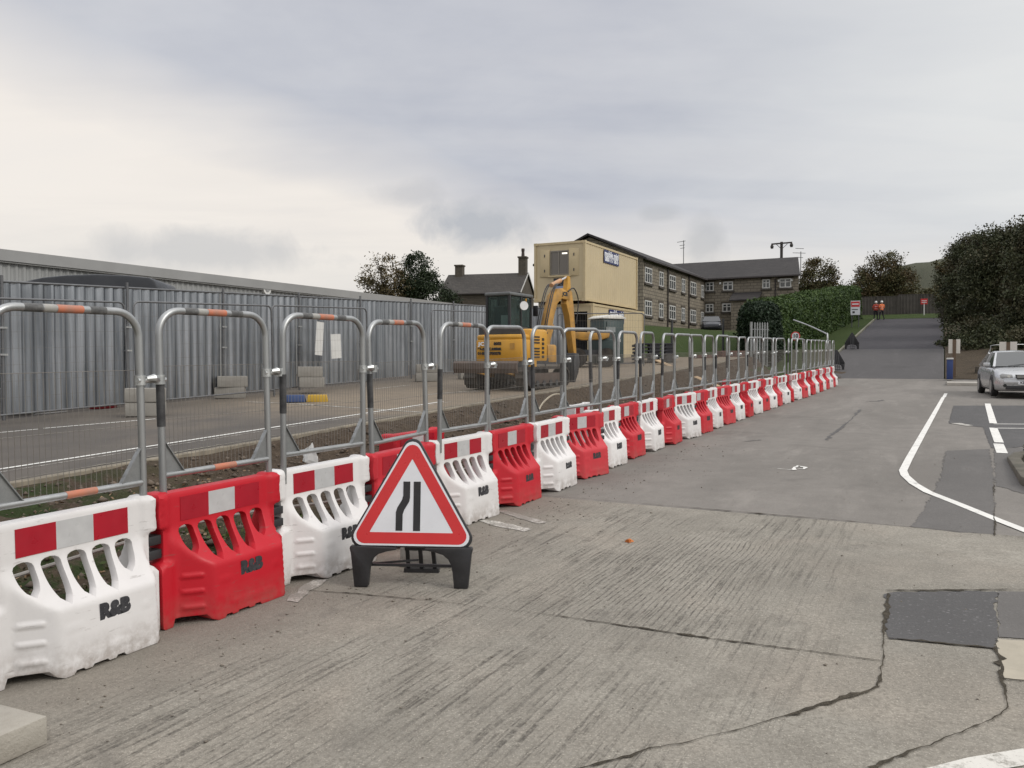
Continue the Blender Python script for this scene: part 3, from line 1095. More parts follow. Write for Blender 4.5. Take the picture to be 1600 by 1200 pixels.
def bdepth(x, z):
    """half thickness of a barrier"""
    D, W = 0.235 - 0.018 * (min(z, 0.34) / 0.34), 0.052
    if z >= 0.60:
        d1 = W
    elif z > 0.335:
        k = (0.60 - z) / 0.265
        d1 = W + (D - W) * (k ** 1.55) if k < 0.8 else W + (D - W) * min(1, (0.8 ** 1.55) + (1 - 0.8 ** 1.55) * math.sin((k - 0.8) / 0.2 * math.pi / 2))
    else:
        d1 = D
    ax = abs(x)
    # long slanted cheek at one end, short one at the other
    c0, c1 = (0.215, 0.165) if x < 0 else (0.375, 0.055)
    if ax < c0:
        d2 = 0.5
    else:
        d2 = D - (D - 0.085) * min(1, (ax - c0) / c1)
    d = min(d1, d2)
    h = max(0.02 - abs(d1 - d2), 0) / 0.02
    d -= h * h * 0.02 / 4
    if ax > 0.40:
        k = sstep(0.40, 0.43, ax)
        if z < 0.38:
            d = d + (0.092 - d) * k
        elif z < 0.60:
            d = d + (0.060 - d) * k
        else:
            d = d + (0.074 - d) * k
            # interlocking teeth
            if ax > 0.455:
                d += 0.010 * (0.5 + 0.5 * math.cos((z - 0.70) / 0.044 * 2 * math.pi)) * (0.6 < z < 0.79)
    # cast ridges on the slanted cheeks
    if 0.262 < -x < 0.372:
        for zc in (0.10, 0.195, 0.29):
            e = abs(z - zc)
            if e < 0.02:
                d += 0.011 * math.cos(e / 0.02 * math.pi / 2) * sstep(0.262, 0.275, ax) * sstep(0.372, 0.36, ax)
    for xa, xb, zc in ((-.19, -.10, .235), (-.19, -.10, .13), (.27, .34, .235), (.27, .34, .13), (-.10, .27, .075)):
        if xa < x < xb and abs(z - zc) < 0.012:
            d += 0.005 * math.cos((z - zc) / 0.012 * math.pi / 2)
    # rounded rims
    if z > BH - 0.03:
        k = (z - (BH - 0.03)) / 0.03
        d *= 1 - 0.35 * k * k
    if z > 0.60 and z < BH - 0.012 and ax < 0.41:
        d -= 0.0
    return max(d, 0.012)


def bback(x, z):
    """rear face: scooped out behind the slots so that one sees through them"""
    d = bdepth(x, z)
    w = sstep(0.40, 0.35, abs(x))
    if z >= 0.605:
        y = d
    elif z > 0.335:
        y = -(d - 0.058)
        y += (d - y) * sstep(0.57, 0.605, z)
    elif z > 0.09:
        y = -(d - 0.058) + (0.335 - z) / 0.245 * (0.16 + d - 0.058)
    else:
        y = 0.16
    return d + (y - d) * w


def barrier_mesh():
    out = []
    A = lambda x, z: out.append((x, z))
    # bottom: feet at both ends and under the bulge, left to right
    for q in ((-.485, .0), (-.425, .0), (-.405, .045), (-.26, .045), (-.235, .012), (-.205, .0), (-.155, .0), (-.14, .018), (-.10, .018),
              (-.09, .006), (-.05, .006), (-.04, .018), (.04, .018), (.05, .006), (.09, .006), (.10, .018), (.14, .018), (.155, .0), (.205, .0),
              (.30, .0), (.355, .0), (.385, .012), (.40, .03), (.415, .03), (.425, .0), (.485, .0)):
        A(*q)
    A(.495, .012); A(.497, .36); A(.49, .385); A(.462, .40); A(.458, .415); A(.458, .575); A(.464, .59); A(.49, .60); A(.497, .615)
    A(.497, .785); A(.488, .802); A(.47, BH); A(.42, BH); A(.405, BH - .012); A(-.405, BH - .012); A(-.42, BH); A(-.47, BH); A(-.488, .802); A(-.497, .785); A(-.497, .615)
    A(-.49, .60); A(-.464, .59); A(-.458, .575); A(-.458, .415); A(-.462, .40); A(-.49, .385); A(-.497, .36); A(-.495, .012)
    ring = []
    for i in range(len(out)):
        a, b = Vector(out[i]), Vector(out[(i + 1) % len(out)])
        k = max(1, int((b - a).length / 0.03))
        ring += [a.lerp(b, j / k) for j in range(k)]
    holes = []
    for sx in SLOTX:
        lo = 0.368 + max(0, abs(sx) - 0.15) / 0.17 * 0.075
        w, top = 0.055, 0.592
        pts = []
        for j in range(7):                      # rounded head
            a = math.pi * j / 6
            pts.append(Vector((sx + w * math.cos(a), top - 0.030 + 0.030 * math.sin(a))))
        sl = -0.55 if abs(sx) > 0.2 else 0
        for j in range(1, 8):                   # left side down
            k = j / 8
            pts.append(Vector((sx - w * (1 - 0.60 * k ** 3.4) - (0.012 if sx > 0 else -0.012) * k * (abs(sx) > .1), top - 0.030 - k * (top - 0.030 - lo))))
        pts.append(Vector((sx - (0.012 if sx > 0.1 else -0.012 if sx < -0.1 else 0), lo - 0.012)))
        for j in range(7, 0, -1):
            k = j / 8
            pts.append(Vector((sx + w * (1 - 0.60 * k ** 3.4) - (0.012 if sx > 0 else -0.012) * k * (abs(sx) > .1), top - 0.030 - k * (top - 0.030 - lo))))
        holes.append(pts)

    def inside(poly, x, z):
        c = False
        n = len(poly)
        for i in range(n):
            a, b = poly[i], poly[(i + 1) % n]
            if (a.y > z) != (b.y > z) and x < (b.x - a.x) * (z - a.y) / (b.y - a.y) + a.x:
                c = not c
        return c
    verts = list(ring)
    edges = [(i, (i + 1) % len(ring)) for i in range(len(ring))]
    for h in holes:
        o = len(verts)
        verts += h
        edges += [(o + i, o + (i + 1) % len(h)) for i in range(len(h))]
    nb = len(verts)

    def clear(x, z, m):
        return all((v.x - x) ** 2 + (v.y - z) ** 2 > m * m for v in verts[:nb])
    for i in range(-24, 25):
        for j in range(1, 41):
            x, z = i * 0.02 + (0.01 if j % 2 else 0), j * 0.02
            if inside(ring, x, z) and not any(inside(h, x, z) for h in holes) and clear(x, z, 0.009):
                verts.append(Vector((x, z)))
    for s in (-1,):
        for zc in (0.10, 0.195, 0.29):
            for dz in (-.02, -.012, -.005, .005, .012, .02):
                for k in range(13):
                    verts.append(Vector((s * (0.258 + k * 0.0098), zc + dz)))
    v2, e2, f2, ov, oe, of = delaunay_2d_cdt([Vector((v.x, v.y)) for v in verts], edges, [], 0, 1e-5)
    keep = []
    for f in f2:
        cx = sum(v2[i].x for i in f) / len(f); cz = sum(v2[i].y for i in f) / len(f)
        if inside(ring, cx, cz) and not any(inside(h, cx, cz) for h in holes):
            keep.append(tuple(f))
    n = len(v2)
    vs = [(v.x, -bdepth(v.x, v.y), v.y) for v in v2] + [(v.x, bback(v.x, v.y), v.y) for v in v2]
    fs = [f for f in keep] + [tuple(i + n for i in reversed(f)) for f in keep]
    cnt = {}
    for f in keep:
        for i in range(len(f)):
            a, b = f[i], f[(i + 1) % len(f)]
            cnt.setdefault((min(a, b), max(a, b)), []).append((a, b))
    for k, q in cnt.items():
        if len(q) == 1:
            a, b = q[0]
            fs.append((b, a, a + n, b + n))
    me = bpy.data.meshes.new('barrier_body')
    me.from_pydata(vs, [], fs)
    bm = bmesh.new(); bm.from_mesh(me)
    loose = [v for v in bm.verts if not v.link_faces]
    bmesh.ops.delete(bm, geom=loose, context='VERTS')
    bmesh.ops.recalc_face_normals(bm, faces=bm.faces)
    # soften every rim (the moulded edge radius)
    rim = [e for e in bm.edges if len(e.link_faces) == 2 and e.calc_face_angle(0) > 1.05]
    bmesh.ops.bevel(bm, geom=rim, offset=0.007, segments=2, profile=0.5, affect='EDGES', clamp_overlap=True)
    bm.to_mesh(me); bm.free()
    me.shade_smooth()
    me.set_sharp_from_angle(angle=R(62))
    return me


def make_barrier(body, mat, name, label, letters):
    t = thing(name, label, 'road barrier', group='water-filled barriers along the road')
    me = body.copy()
    me.materials.append(mat)
    link('barrier_body', me, t)
    zc, y = 0.692, -0.0535
    for sgn in (-1,):
        for x0, x1, m in ((-.325, -.108, STRIP_R), (-.108, .108, STRIP_S), (.108, .325, STRIP_R)):
            b = MB()
            b.box2((x0, y - 0.0018, zc - 0.073), (x1, y + 0.001, zc + 0.073))
            b.build('reflective_strip', m, t)
    w = MB()
    d = bdepth(0, 0.27) + 0.0022
    write(w, letters, (0.10, -d, 0.270), (1, 0, 0), (0, 0, 1), 0.105, bold=0.009, width=0.19)
    w.build('stencil_letters', SPRAY, t)
    # coupling straps to the next barrier
    for z in (0.45, 0.535):
        b = MB()
        b.box2((0.452, -0.060, z - 0.027), (0.548, -0.052, z + 0.027))
        b.box2((0.452, -0.052, z - 0.027), (0.548, 0.05, z + 0.027))
        b.build('coupling_strap', BLACK_P, t, bevel=0.004)
    return t


def make_topper(name, label):
    t = thing(name, label, 'fence panel', group='hoop fence panels on the barriers')
    X, TOP, BOT, r = 0.437, 1.895, 0.70, 0.0215
    rc = 0.15
    pts = [(-X, 0, BOT), (-X, 0, TOP - rc)]
    for k in range(1, 8):
        a = math.pi / 2 * k / 8
        pts.append((-X + rc - rc * math.cos(a), 0, TOP - rc + rc * math.sin(a)))
    pts += [(-X + rc, 0, TOP), (X - rc, 0, TOP)]
    for k in range(1, 8):
        a = math.pi / 2 * k / 8
        pts.append((X - rc + rc * math.sin(a), 0, TOP - rc + rc * math.cos(a)))
    pts += [(X, 0, TOP - rc), (X, 0, BOT)]
    m = MB(); m.tube(pts, r, 12)
    m.build('hoop_frame', GALV, t, smooth=50)
    m = MB(); m.tube([(-X, 0, 0.905), (X, 0, 0.905)], 0.019, 10)
    m.build('bottom_rail', GALV, t, smooth=50)
    for s in (-1, 1):
        m = MB()
        m.M = Matrix.Translation((0, 0, 0))
        poly = [(s * (X - 0.015), 0.90), (s * (X - 0.155), 0.905), (s * (X - 0.145), 0.93), (s * (X - 0.015), 1.105)]
        m.prism(poly if s < 0 else poly[::-1], (0, 0.004, 0), (1, 0, 0), (0, 0, 1), 0.006)
        # folded lip along the slanted edge
        m.bar((s * (X - 0.155), 0.0, 0.91), (s * (X - 0.018), 0.0, 1.105), 0.03, 0.006, up=(s * 0.8, 0, 0.6))
        m.build('gusset_plate', GALV_PLATE, t)
    m = MB()
    n = 27
    for i in range(1, n):
        x = -X + 2 * X * i / n
        m.tube([(x, 0.012, 0.905), (x, 0.012, 1.56)], 0.0017, 4, caps=False)
    for z in (1.56, 1.24):
        m.tube([(-X, 0.012, z), (X, 0.012, z)], 0.0017, 4, caps=False)
    m.build('mesh_infill', WIRE, t)
    for x0, x1, mt, nm in ((-.25, -.15, TAPE_OLD, 'black_wrap'), (-.145, -.075, CREAM, 'cream_wrap'), (-.07, .08, ORANGE, 'orange_wrap'), (.12, .22, TAPE_OLD, 'black_wrap')):
        m = MB(); m.tube([(x0, 0, TOP), (x1, 0, TOP)], 0.0222, 12)
        m.build(nm, mt, t, smooth=50)
    m = MB(); m.tube([(-X, 0, 1.20), (-X, 0, 1.475)], 0.0245, 10)
    m.build('post_tape', TAPE, t, smooth=50)
    m = MB(); m.tube([(-.05, 0, 0.905), (.13, 0, 0.905)], 0.0205, 10)
    m.build('rail_wrap', ORANGE, t, smooth=50)
    # scaffold clamp to the next panel
    m = MB()
    z = 1.50
    m.tube([(X - 0.03, -0.012, z), (X + 0.165, -0.012, z)], [0.017, 0.017], 8)
    for x in (X, X + 0.136):
        m.tube([(x, 0, z - 0.028), (x, 0, z + 0.028)], 0.033, 10)
    m.tube([(X + 0.03, -0.02, z + .008), (X + 0.07, -0.034, z + .012), (X + 0.11, -0.02, z + .008)], [0.014, 0.024, 0.014], 8)
    m.build('clamp', CLAMP, t, smooth=40)
    return t


def build_barriers():
    body = barrier_mesh()
    protoW = make_barrier(body, WHITE_P, 'white_barrier', '', 'R&B')
    protoR = make_barrier(body, RED_P, 'red_barrier', '', 'R&B')
    top0 = make_topper('hoop_panel', '')
    # how far each joint of the row strays from a straight line
    off = {8: -.05, 9: -.13, 10: -.15, 11: -.13, 12: -.10, 13: -.11, 14: -.12, 15: -.12, 16: -.12, 17: -.10, 18: -.10, 19: -.11, 20: -.11, 21: -.09, 22: -.08, 23: -.06, 24: -.05}
    yawj = {1: 1.0, 2: 0.0, 3: -1.5, 4: 3, 5: -2, 6: 1.5, 7: 2.0, 8: -7, 9: 3, 10: 2, 11: 1.5, 12: 3, 13: -7, 14: -3, 15: 2, 16: -5, 17: -3, 18: 2, 19: -4, 20: -4, 21: -6, 22: 3, 23: -6, 24: 7, 25: -4, 26: -5, 27: 6}
    special = {1: 'white barrier filling the bottom left corner, nearest the viewer', 2: 'red barrier nearest the viewer, left of the first taped-off gap',
               3: 'white barrier just left of the triangular road sign', 4: 'red barrier mostly hidden behind the triangular road sign',
               5: 'white barrier just right of the triangular road sign', 35: 'white barrier closing the far end of the row'}
    special[2] = 'red barrier nearest the viewer, between the first two white ones'
    for n in range(1, 36):
        odd = n % 2
        t0 = 3.32 - 0.5 + 1.0085 * (n - 1)
        pj = -4.15 + (off.get(n, 0) + off.get(n - 1, 0)) / 2
        x, y = xy(t0, pj)
        proto = protoW if odd else protoR
        o = proto if n <= 2 else dup(proto)
        lab = special.get(n) or f"{'white' if odd else 'red'} water-filled barrier, {ORD[n]} from the near end of the row"
        slope = math.atan(0.0177)
        yaw = ROADYAW + math.atan((off.get(n - 1, 0) - off.get(n, 0))) * -1 + R(yawj.get(n, random.uniform(-4, 4)))
        o.location = (x, y, zroad(t0) + 0.006)
        o.rotation_mode = 'XYZ'
        o.rotation_euler = (R(random.uniform(-.6, .6)), -slope, yaw)
        o['label'] = lab
        for ch in KIDS(o):
            if ch.name.startswith('stencil') and n > 1:
                ch.location = (random.uniform(-.03, .03), 0, random.uniform(-.02, .025))
        q = top0 if n == 1 else dup(top0)
        yaw2 = yaw + R(random.uniform(-2.5, 2.5) if n > 3 else 0)
        q.location = (x + RY * 0.03 + RX * .02, y - RX * 0.03 + RY * .02, zroad(t0) + random.uniform(-.012, .012))
        q.rotation_euler = (R(random.uniform(-1.2, 1.2)), -slope + R(random.uniform(-.8, .8)), yaw2)
        what = {1: 'filling the left edge of the view', 2: 'standing over the nearest red barrier', 3: 'over the white barrier left of the triangular sign', 4: 'directly behind the triangular road sign', 5: 'over the white barrier right of the triangular sign', 35: 'over the last white barrier at the far end'}
        q['label'] = 'galvanised hoop fence panel ' + (what.get(n) or f"over the {ORD[n]} barrier from the near end")
        # the coloured wraps survive only on the nearer panels
        for ch in KIDS(q):
            k = ch.name.split('.')[0]
            if (k in ('black_wrap', 'cream_wrap', 'orange_wrap') and n > 5) or (k == 'rail_wrap' and n > 2) or (k == 'post_tape' and n > 20 and n % 3):
                bpy.data.objects.remove(ch)
        if n == 35:
            for ch in KIDS(q):
                if ch.name.startswith('clamp'):
                    bpy.data.objects.remove(ch)
    # a few more barriers stored behind the row
    for k, (tt, pp, yw, red, lab) in enumerate(((6.75, -4.62, 4, True, 'red barrier standing behind the row near the triangular sign'), (11.0, -4.66, 8, False, 'white barrier standing behind the row at its eighth barrier'),
                                              (20.6, -4.75, 10, True, 'red barrier standing behind the row near its middle'))):
        o = dup(protoR if red else protoW)
        o.location = (*xy(tt, pp), zroad(tt) + 0.05)
        o.rotation_euler = (0, 0, ROADYAW + R(yw))
        o['label'] = lab


# ------------------------------------------------------------------ triangular warning sign
def rtri(inr, r, c=(0, 0.63), n=7):
    """rounded equilateral triangle about c with the given inradius; corner radius r"""
    pts = []
    for k in range(3):
        a = math.pi / 2 + k * 2 * math.pi / 3
        d = (inr - r) * 2
        cx, cy = c[0] + d * math.cos(a), c[1] + d * math.sin(a)
        for j in range(n):
            b = a - math.pi / 3 + (2 * math.pi / 3) * j / (n - 1)
            pts.append((cx + r * math.cos(b), cy + r * math.sin(b)))
    return pts


SIGN_RED = M('sign_red_film', (0.62, 0.032, 0.036), (0.56, 0.03, 0.034), 0.35, scale=5)
SIGN_WHITE = M('sign_white_film', (0.76, 0.78, 0.81), (0.70, 0.72, 0.75), 0.35, scale=5)


def sign_frame(t, face=True):
    tilt = R(6)
    Mx = Matrix.Translation((0, 0, 0.33 - 0.085)) @ Matrix.Rotation(-tilt, 4, 'X') @ Matrix.Translation((0, 0, -0.33))

    def mb():
        q = MB(); q.M = Mx
        return q
    b = mb(); b.prism(rtri(0.274, 0.067), (0, 0.03, 0), (1, 0, 0), (0, 0, 1), 0.034)
    b.build('backing_frame', BLACK_P, t, bevel=0.006)
    if face:
        b = mb(); b.ringprism(rtri(0.261, 0.062), rtri(0.248, 0.058), (0, -0.004, 0), (1, 0, 0), (0, 0, 1), 0.0025)
        b.build('white_edge', SIGN_WHITE, t)
        b = mb(); b.ringprism(rtri(0.248, 0.058), rtri(0.170, 0.004), (0, -0.004, 0), (1, 0, 0), (0, 0, 1), 0.0032)
        b.build('red_border', SIGN_RED, t)
        b = mb(); b.prism(rtri(0.170, 0.004), (0, -0.004, 0), (1, 0, 0), (0, 0, 1), 0.0022)
        b.build('white_face', SIGN_WHITE, t)
        for poly in ([(-.110, .472), (-.062, .472), (-.062, .585), (-.052, .615), (-.018, .672), (-.012, .70), (-.012, .812), (-.060, .812), (-.060, .715), (-.068, .685), (-.100, .632), (-.110, .60)],
                     [(.013, .472), (.062, .472), (.062, .812), (.013, .812)]):
            b = mb(); b.prism(poly, (0, -0.0064, 0), (1, 0, 0), (0, 0, 1), 0.0018)
            b.build('road_narrows_mark', BLACK_P, t)
    for s in (-1, 1):
        b = MB()
        poly = [(.398, -.005), (.302, -.005), (.292, .135), (.283, .20), (.262, .255), (.225, .295), (.17, .318), (.10, .335), (.10, .355), (.425, .365), (.43, .34), (.422, .30)]
        poly = [(s * x, z * .77) for x, z in poly]
        b.prism(poly if s < 0 else poly[::-1], (0, 0.035, 0), (1, 0, 0), (0, 0, 1), 0.055)
        b.build('front_leg', BLACK_P, t, bevel=0.006)
    b = MB()
    b.bar((-.30, 0.06, .135), (.30, 0.06, .135), 0.02, 0.018)
    b.build('cross_tie', BLACK_P, t)
    b = MB()
    for x in (-.10, 0, .10):
        b.bar((x * .8, 0.10, .76), (x, 0.40, .02), 0.028, 0.02)
    b.bar((-.13, .40, .015), (.13, .40, .015), .05, .03)
    b.bar((-.115, .34, .19), (.115, .34, .19), .02, .03)
    b.build('rear_stay', BLACK_P, t)
    b = MB(); b.bar((-.30, .06, .14), (-.02, .36, .10), .014, .014); b.build('hinge_strut', BLACK_P, t)


def build_sign():
    x, y = -0.70, 5.69
    t = thing('road_works_sign', 'red triangular road narrows warning sign on black plastic legs before the barriers', 'road sign', (x, y, zroad(tp(x, y)[0]) + .01), R(-4.5))
    sign_frame(t)
    bx = MB(); bx.box((0, 0, .105), (.46, .22, .20)); 
    o = bx.build('concrete_block', M('grey_block', (0.36, 0.345, 0.32), (0.28, 0.27, 0.25), 0.9, scale=6, bump=0.5, bscale=50), loc=(x + .09, y + .62, zroad(4.9) + .005), rz=R(-6), bevel=.008)
    tag(o, 'grey concrete block weighing down the triangular sign from behind', 'concrete block')
    # two more signs seen from behind far up the road
    for n, (u, v, Y, yw, lab) in enumerate(((1306, 576, 42, 196, 'black back of a folding road sign by the last barrier'), (1331, 541.5, 51.5, 188, 'black back of a triangular road sign on the verge up the hill'))):
        q = at(u, v, Y)
        tt, pp = tp(q.x, q.y)
        t = thing('folding_sign', lab, 'road sign', (q.x, q.y, zroad(tt) + .01), R(yw) - R(25), group='folding signs seen from behind')
        sign_frame(t)
    # loose block bottom left
    q = Vector(ground(-20, 1190))
    bx = MB(); bx.box((0, 0, .06), (.30, .22, .12))
    p0 = ground(20, 1180)
    o = bx.build('concrete_block', M('pale_block', (0.36, 0.335, 0.29), (0.30, 0.275, 0.235), 0.9, scale=9, bump=0.7, bscale=70), loc=(p0[0] - .07, p0[1] + 0.02, zroad(tp(*p0)[0]) + .006), rz=R(-24), bevel=.008)
    tag(o, 'pale concrete block on the ground in the bottom left corner', 'concrete block')
    # one orange leaf and bits of litter on the concrete
    p0 = ground(984, 850)
    C = np.array([[p0[0], p0[1], zroad(tp(*p0)[0]) + .02], [p0[0] + .012, p0[1] + .02, zroad(tp(*p0)[0]) + .022], [p0[0] - .015, p0[1] + .01, zroad(tp(*p0)[0]) + .018]])
    o = link('fallen_leaf', leaves_mesh('fallen_leaf', C, .03, mat_leaf('orange_leaf', (0.50, 0.17, 0.035), (0.36, 0.10, 0.03)), flat=.6))
    tag(o, 'curled orange leaf lying on the brushed concrete', 'leaf')
# ------------------------------------------------------------------ hoarding, yard, warehouse
def mat_sheet():
    """zinc sheet: uneven reflections painted as pale and dark streaks along the ribs"""
    m, nt, b = newmat('hoarding_sheet')
    g = NT(nt)
    v = g.coords(); w = g.pos()
    mp = g.n('ShaderNodeMapping'); mp.inputs['Scale'].default_value = (9, 0.5, 0.28); g.l(v, mp.inputs['Vector'])
    n = g.noise(mp.outputs[0], 1.0, 4, 0.6)
    n2 = g.noise(w, 0.8, 3, 0.6)
    col = g.mix(g.ramp(n, 0.36, 0.62), (0.175, 0.190, 0.208), (0.43, 0.452, 0.48))  # bright and dim reflections of the ribs put into the base colour
    col = g.mix(g.ramp(n2, 0.45, 0.7, 0, 0.45), col, (0.14, 0.15, 0.16))
    sep = g.n('ShaderNodeSeparateXYZ'); g.l(v, sep.inputs[0])
    g.l(col, b.inputs['Base Color'])
    b.inputs['Metallic'].default_value = 0.9
    g.l(g.ramp(n, 0.3, 0.7, 0.48, 0.30), b.inputs['Roughness'])
    g.bump(n, 0.35, 0.02, b)
    return m


SHEET = mat_sheet()
CLAD = M('grey_cladding', (0.33, 0.335, 0.33), (0.27, 0.275, 0.27), 0.5, scale=0.7, metal=0.15)
FLASH = M('grey_flashing', (0.36, 0.36, 0.35), (0.31, 0.31, 0.30), 0.5, scale=1.5)
STEEL_D = M('dark_steel', (0.05, 0.052, 0.055), (0.035, 0.035, 0.037), 0.5, scale=6)
BLOCK = M('concrete_block', (0.30, 0.285, 0.255), (0.235, 0.222, 0.20), 0.9, scale=4, bump=0.4, bscale=40)
PAPER = M('white_notice', (0.66, 0.66, 0.64), (0.60, 0.60, 0.58), 0.6, scale=4)


def corrug(mb, length, z0, z1, pitch, depth, y=0.0, flat=0.35, dz=0.0, th=0.004):
    """trapezoidal corrugated sheet along local x from 0 to length; dz = rise over its length"""
    xs = []
    n = max(1, round(length / pitch))
    w = length / n
    for i in range(n):
        x = i * w
        xs += [(x, 0), (x + w * flat, 0), (x + w * 0.5, -depth), (x + w * (0.5 + flat), -depth)]
    xs.append((length, 0))
    vs, fs = [], []
    for side in (0, 1):
        for x, d in xs:
            for z in (z0, z1):
                vs.append((x, y + d + side * th, z + dz * x / length))
    m = len(xs)
    for i in range(m - 1):
        fs.append((2 * i, 2 * i + 2, 2 * i + 3, 2 * i + 1))
        o = 2 * m
        fs.append((o + 2 * i, o + 2 * i + 1, o + 2 * i + 3, o + 2 * i + 2))
        fs.append((2 * i + 1, 2 * i + 3, o + 2 * i + 3, o + 2 * i + 1))
        fs.append((2 * i + 2, 2 * i, o + 2 * i, o + 2 * i + 2))
    fs += [(0, 1, 2 * m + 1, 2 * m), (2 * m - 2, 4 * m - 2, 4 * m - 1, 2 * m - 1)]
    mb.add(vs, fs)


def heras(name, label, L, H, posts=True):
    """light wire fence panel with rounded top corners, local x along it"""
    t = thing(name, label, 'fence panel', group='wire fence panels before the hoarding')
    r = 0.019
    m = MB()
    pts = [(0, 0, 0.0), (0, 0, H - .12)] + [(.12 - .12 * math.cos(a), 0, H - .12 + .12 * math.sin(a)) for a in (math.pi / 8, math.pi / 4, 3 * math.pi / 8)] + [(.12, 0, H), (L - .12, 0, H)]
    pts += [(L - .12 + .12 * math.sin(a), 0, H - .12 + .12 * math.cos(a)) for a in (math.pi / 8, math.pi / 4, 3 * math.pi / 8)] + [(L, 0, H - .12), (L, 0, 0)]
    m.tube(pts, r, 8)
    m.tube([(0, 0, .14), (L, 0, .14)], .016, 8)
    m.build('frame', STEEL_TUBE, t, smooth=50)
    m = MB()
    n = int(L / 0.10)
    for i in range(1, n):
        m.tube([(L * i / n, 0, .14), (L * i / n, 0, H)], .0018, 4, caps=False)
    for z in lin(.14, H, 7)[1:-1]:
        m.tube([(0, 0, z), (L, 0, z)], .0018, 4, caps=False)
    m.build('wire_mesh', WIRE, t)
    return t


STEEL_TUBE = M('dull_steel_tube', (0.17, 0.175, 0.18), (0.12, 0.12, 0.125), 0.5, metal=0.5, scale=5)


def build_hoarding():
    T0, L, P = 8.3, 2.39, -14.0
    ztop = lambda t: 3.01 + .0352 * (t - 8.3)
    names = {-2: 'beyond the left edge', -1: 'at the left edge', 0: 'under the dark roof, left', 1: 'right of the dark roof', 2: 'left of the two white notices',
             3: 'carrying the two white notices', 4: 'right of the two white notices', 5: 'two from the digger', 6: 'ending beside the digger'}
    for k in range(-2, 7):
        t0 = T0 + L * k
        x, y = xy(t0, P)
        t = thing('hoarding_panel', f'corrugated steel hoarding panel {names[k]}', 'hoarding', (x, y, 0), ROADYAW, 'steel hoarding panels round the yard')
        m = MB()
        a, b = zyard(t0) + .10, ztop(t0) - .03
        vs0 = len(m.v)
        corrug(m, L - .03, a, b, 0.20, 0.035, dz=.0352 * L, flat=.22)
        m.build('corrugated_sheet', SHEET, t)
        m = MB()
        m.tube([(0, -.03, ztop(t0) - .01), (L - .03, -.03, ztop(t0 + L) - .012)], .02, 8)
        m.build('top_rail', STEEL_TUBE, t, smooth=50)
        m = MB()
        m.tube([(0, -.075, zyard(t0)), (0, -.075, ztop(t0) + .09)], .026, 8)
        m.build('post', STEEL_TUBE, t, smooth=50)
        for z in (1.1, 1.55):
            m = MB(); m.box((0.0, -.09, zyard(t0) + z), (.13, .05, .03)); m.build('clip', CLAMP, t)
    # two more panels further back, facing the viewer
    q = at(853, 560, 31.5)
    for k, wl in enumerate((.78, 1.85)):
        t = thing('hoarding_panel', ('corrugated steel hoarding panel in front of the lower cabin, behind the digger arm', 'corrugated steel hoarding panel in front of the lower cabin, behind the digger cab')[k], 'hoarding',
                  (q.x - 1.9 * k * .95, q.y + .55 * k, 0), R(-14), 'steel hoarding panels round the yard')
        z = zyard(tp(q.x, q.y)[0])
        m = MB(); corrug(m, wl, z + .08, z + 2.2, 0.2, .035, flat=.22); m.build('corrugated_sheet', SHEET, t)
        m = MB(); m.tube([(0, -.03, z + 2.21), (wl, -.03, z + 2.21)], .02, 8); m.build('top_rail', STEEL_TUBE, t)
        m = MB(); m.tube([(wl + .01, -.06, z), (wl + .01, -.06, z + 2.27)], .026, 8); m.build('post', STEEL_TUBE, t)
    # wire fence panels in front of it
    for n, (ta, La, pp, dy, lab) in enumerate(((3.2, 3.4, -13.2, 0, 'wire fence panel at the far left before the hoarding'), (6.75, 3.4, -13.15, 1, 'wire fence panel under the dark roof before the hoarding'),
                                              (10.25, 3.4, -13.1, -1.5, 'wire fence panel left of the white notices before the hoarding'), (13.75, 3.3, -13.1, -1, 'wire fence panel in front of the two white notices'),
                                              (20.3, 3.3, -13.2, 0, 'wire fence panel reaching behind the digger cab'))):
        t = heras('wire_fence_panel', lab, La, 1.98)
        x, y = xy(ta, pp)
        t.location = (x, y, zyard(ta) + .02)
        t.rotation_euler = (0, -math.atan(.037), ROADYAW + R(dy))
    q = at(872, 570, 30.2)
    t = heras('wire_fence_panel', 'wire fence panel standing before the dark cabin door', 3.1, 1.95)
    t.location = (q.x, q.y, zyard(tp(q.x, q.y)[0])); t.rotation_euler = (0, 0, R(-8))
    # concrete feet: two blocks on top of each other
    spots = [(26, 648, 'at the left edge', 1.0), (228, 650, 'behind the first gap in the hoop panels', 1.0), (362, 622, 'left of the notices', 1.0),
             (484, 615, 'on the blue and yellow foot', .9), (668, 596, 'right of the notices', 1.0), (731, 592, 'beside the digger blade', .9)]
    for i, (u, v, w, s) in enumerate(spots):
        x, y = ground(u, v, lambda t, p: zyard(t))
        t0 = tp(x, y)[0]
        z = zyard(t0) + (.14 if i == 3 else 0)
        for k in range(2):
            m = MB(); m.box((0, 0, 0), (.62 * s, .30, .235))
            o = m.build('concrete_block', BLOCK, loc=(x + random.uniform(-.02, .05), y + random.uniform(-.03, .03), z + .12 + .24 * k), rz=R(20) + R(random.uniform(-8, 8)), bevel=.012)
            tag(o, f"{('lower', 'upper')[k]} concrete block of the fence foot {w}", 'concrete block', 'concrete blocks holding the fence')
    x, y = ground(484, 628, lambda t, p: zyard(t))
    t = thing('rubber_block', 'blue and yellow plastic fence foot under stacked blocks', 'fence foot', (x, y, zyard(tp(x, y)[0])), R(10))
    m = MB(); m.box((-.28, 0, .07), (.42, .26, .14), taper=.85); m.build('blue_half', M('blue_rubber', (0.04, 0.07, 0.17), None, .7), t, bevel=.01)
    m = MB(); m.box((.15, 0, .07), (.42, .26, .14), taper=.85); m.build('yellow_half', M('yellow_rubber', (0.50, 0.31, 0.03), None, .7), t, bevel=.01)
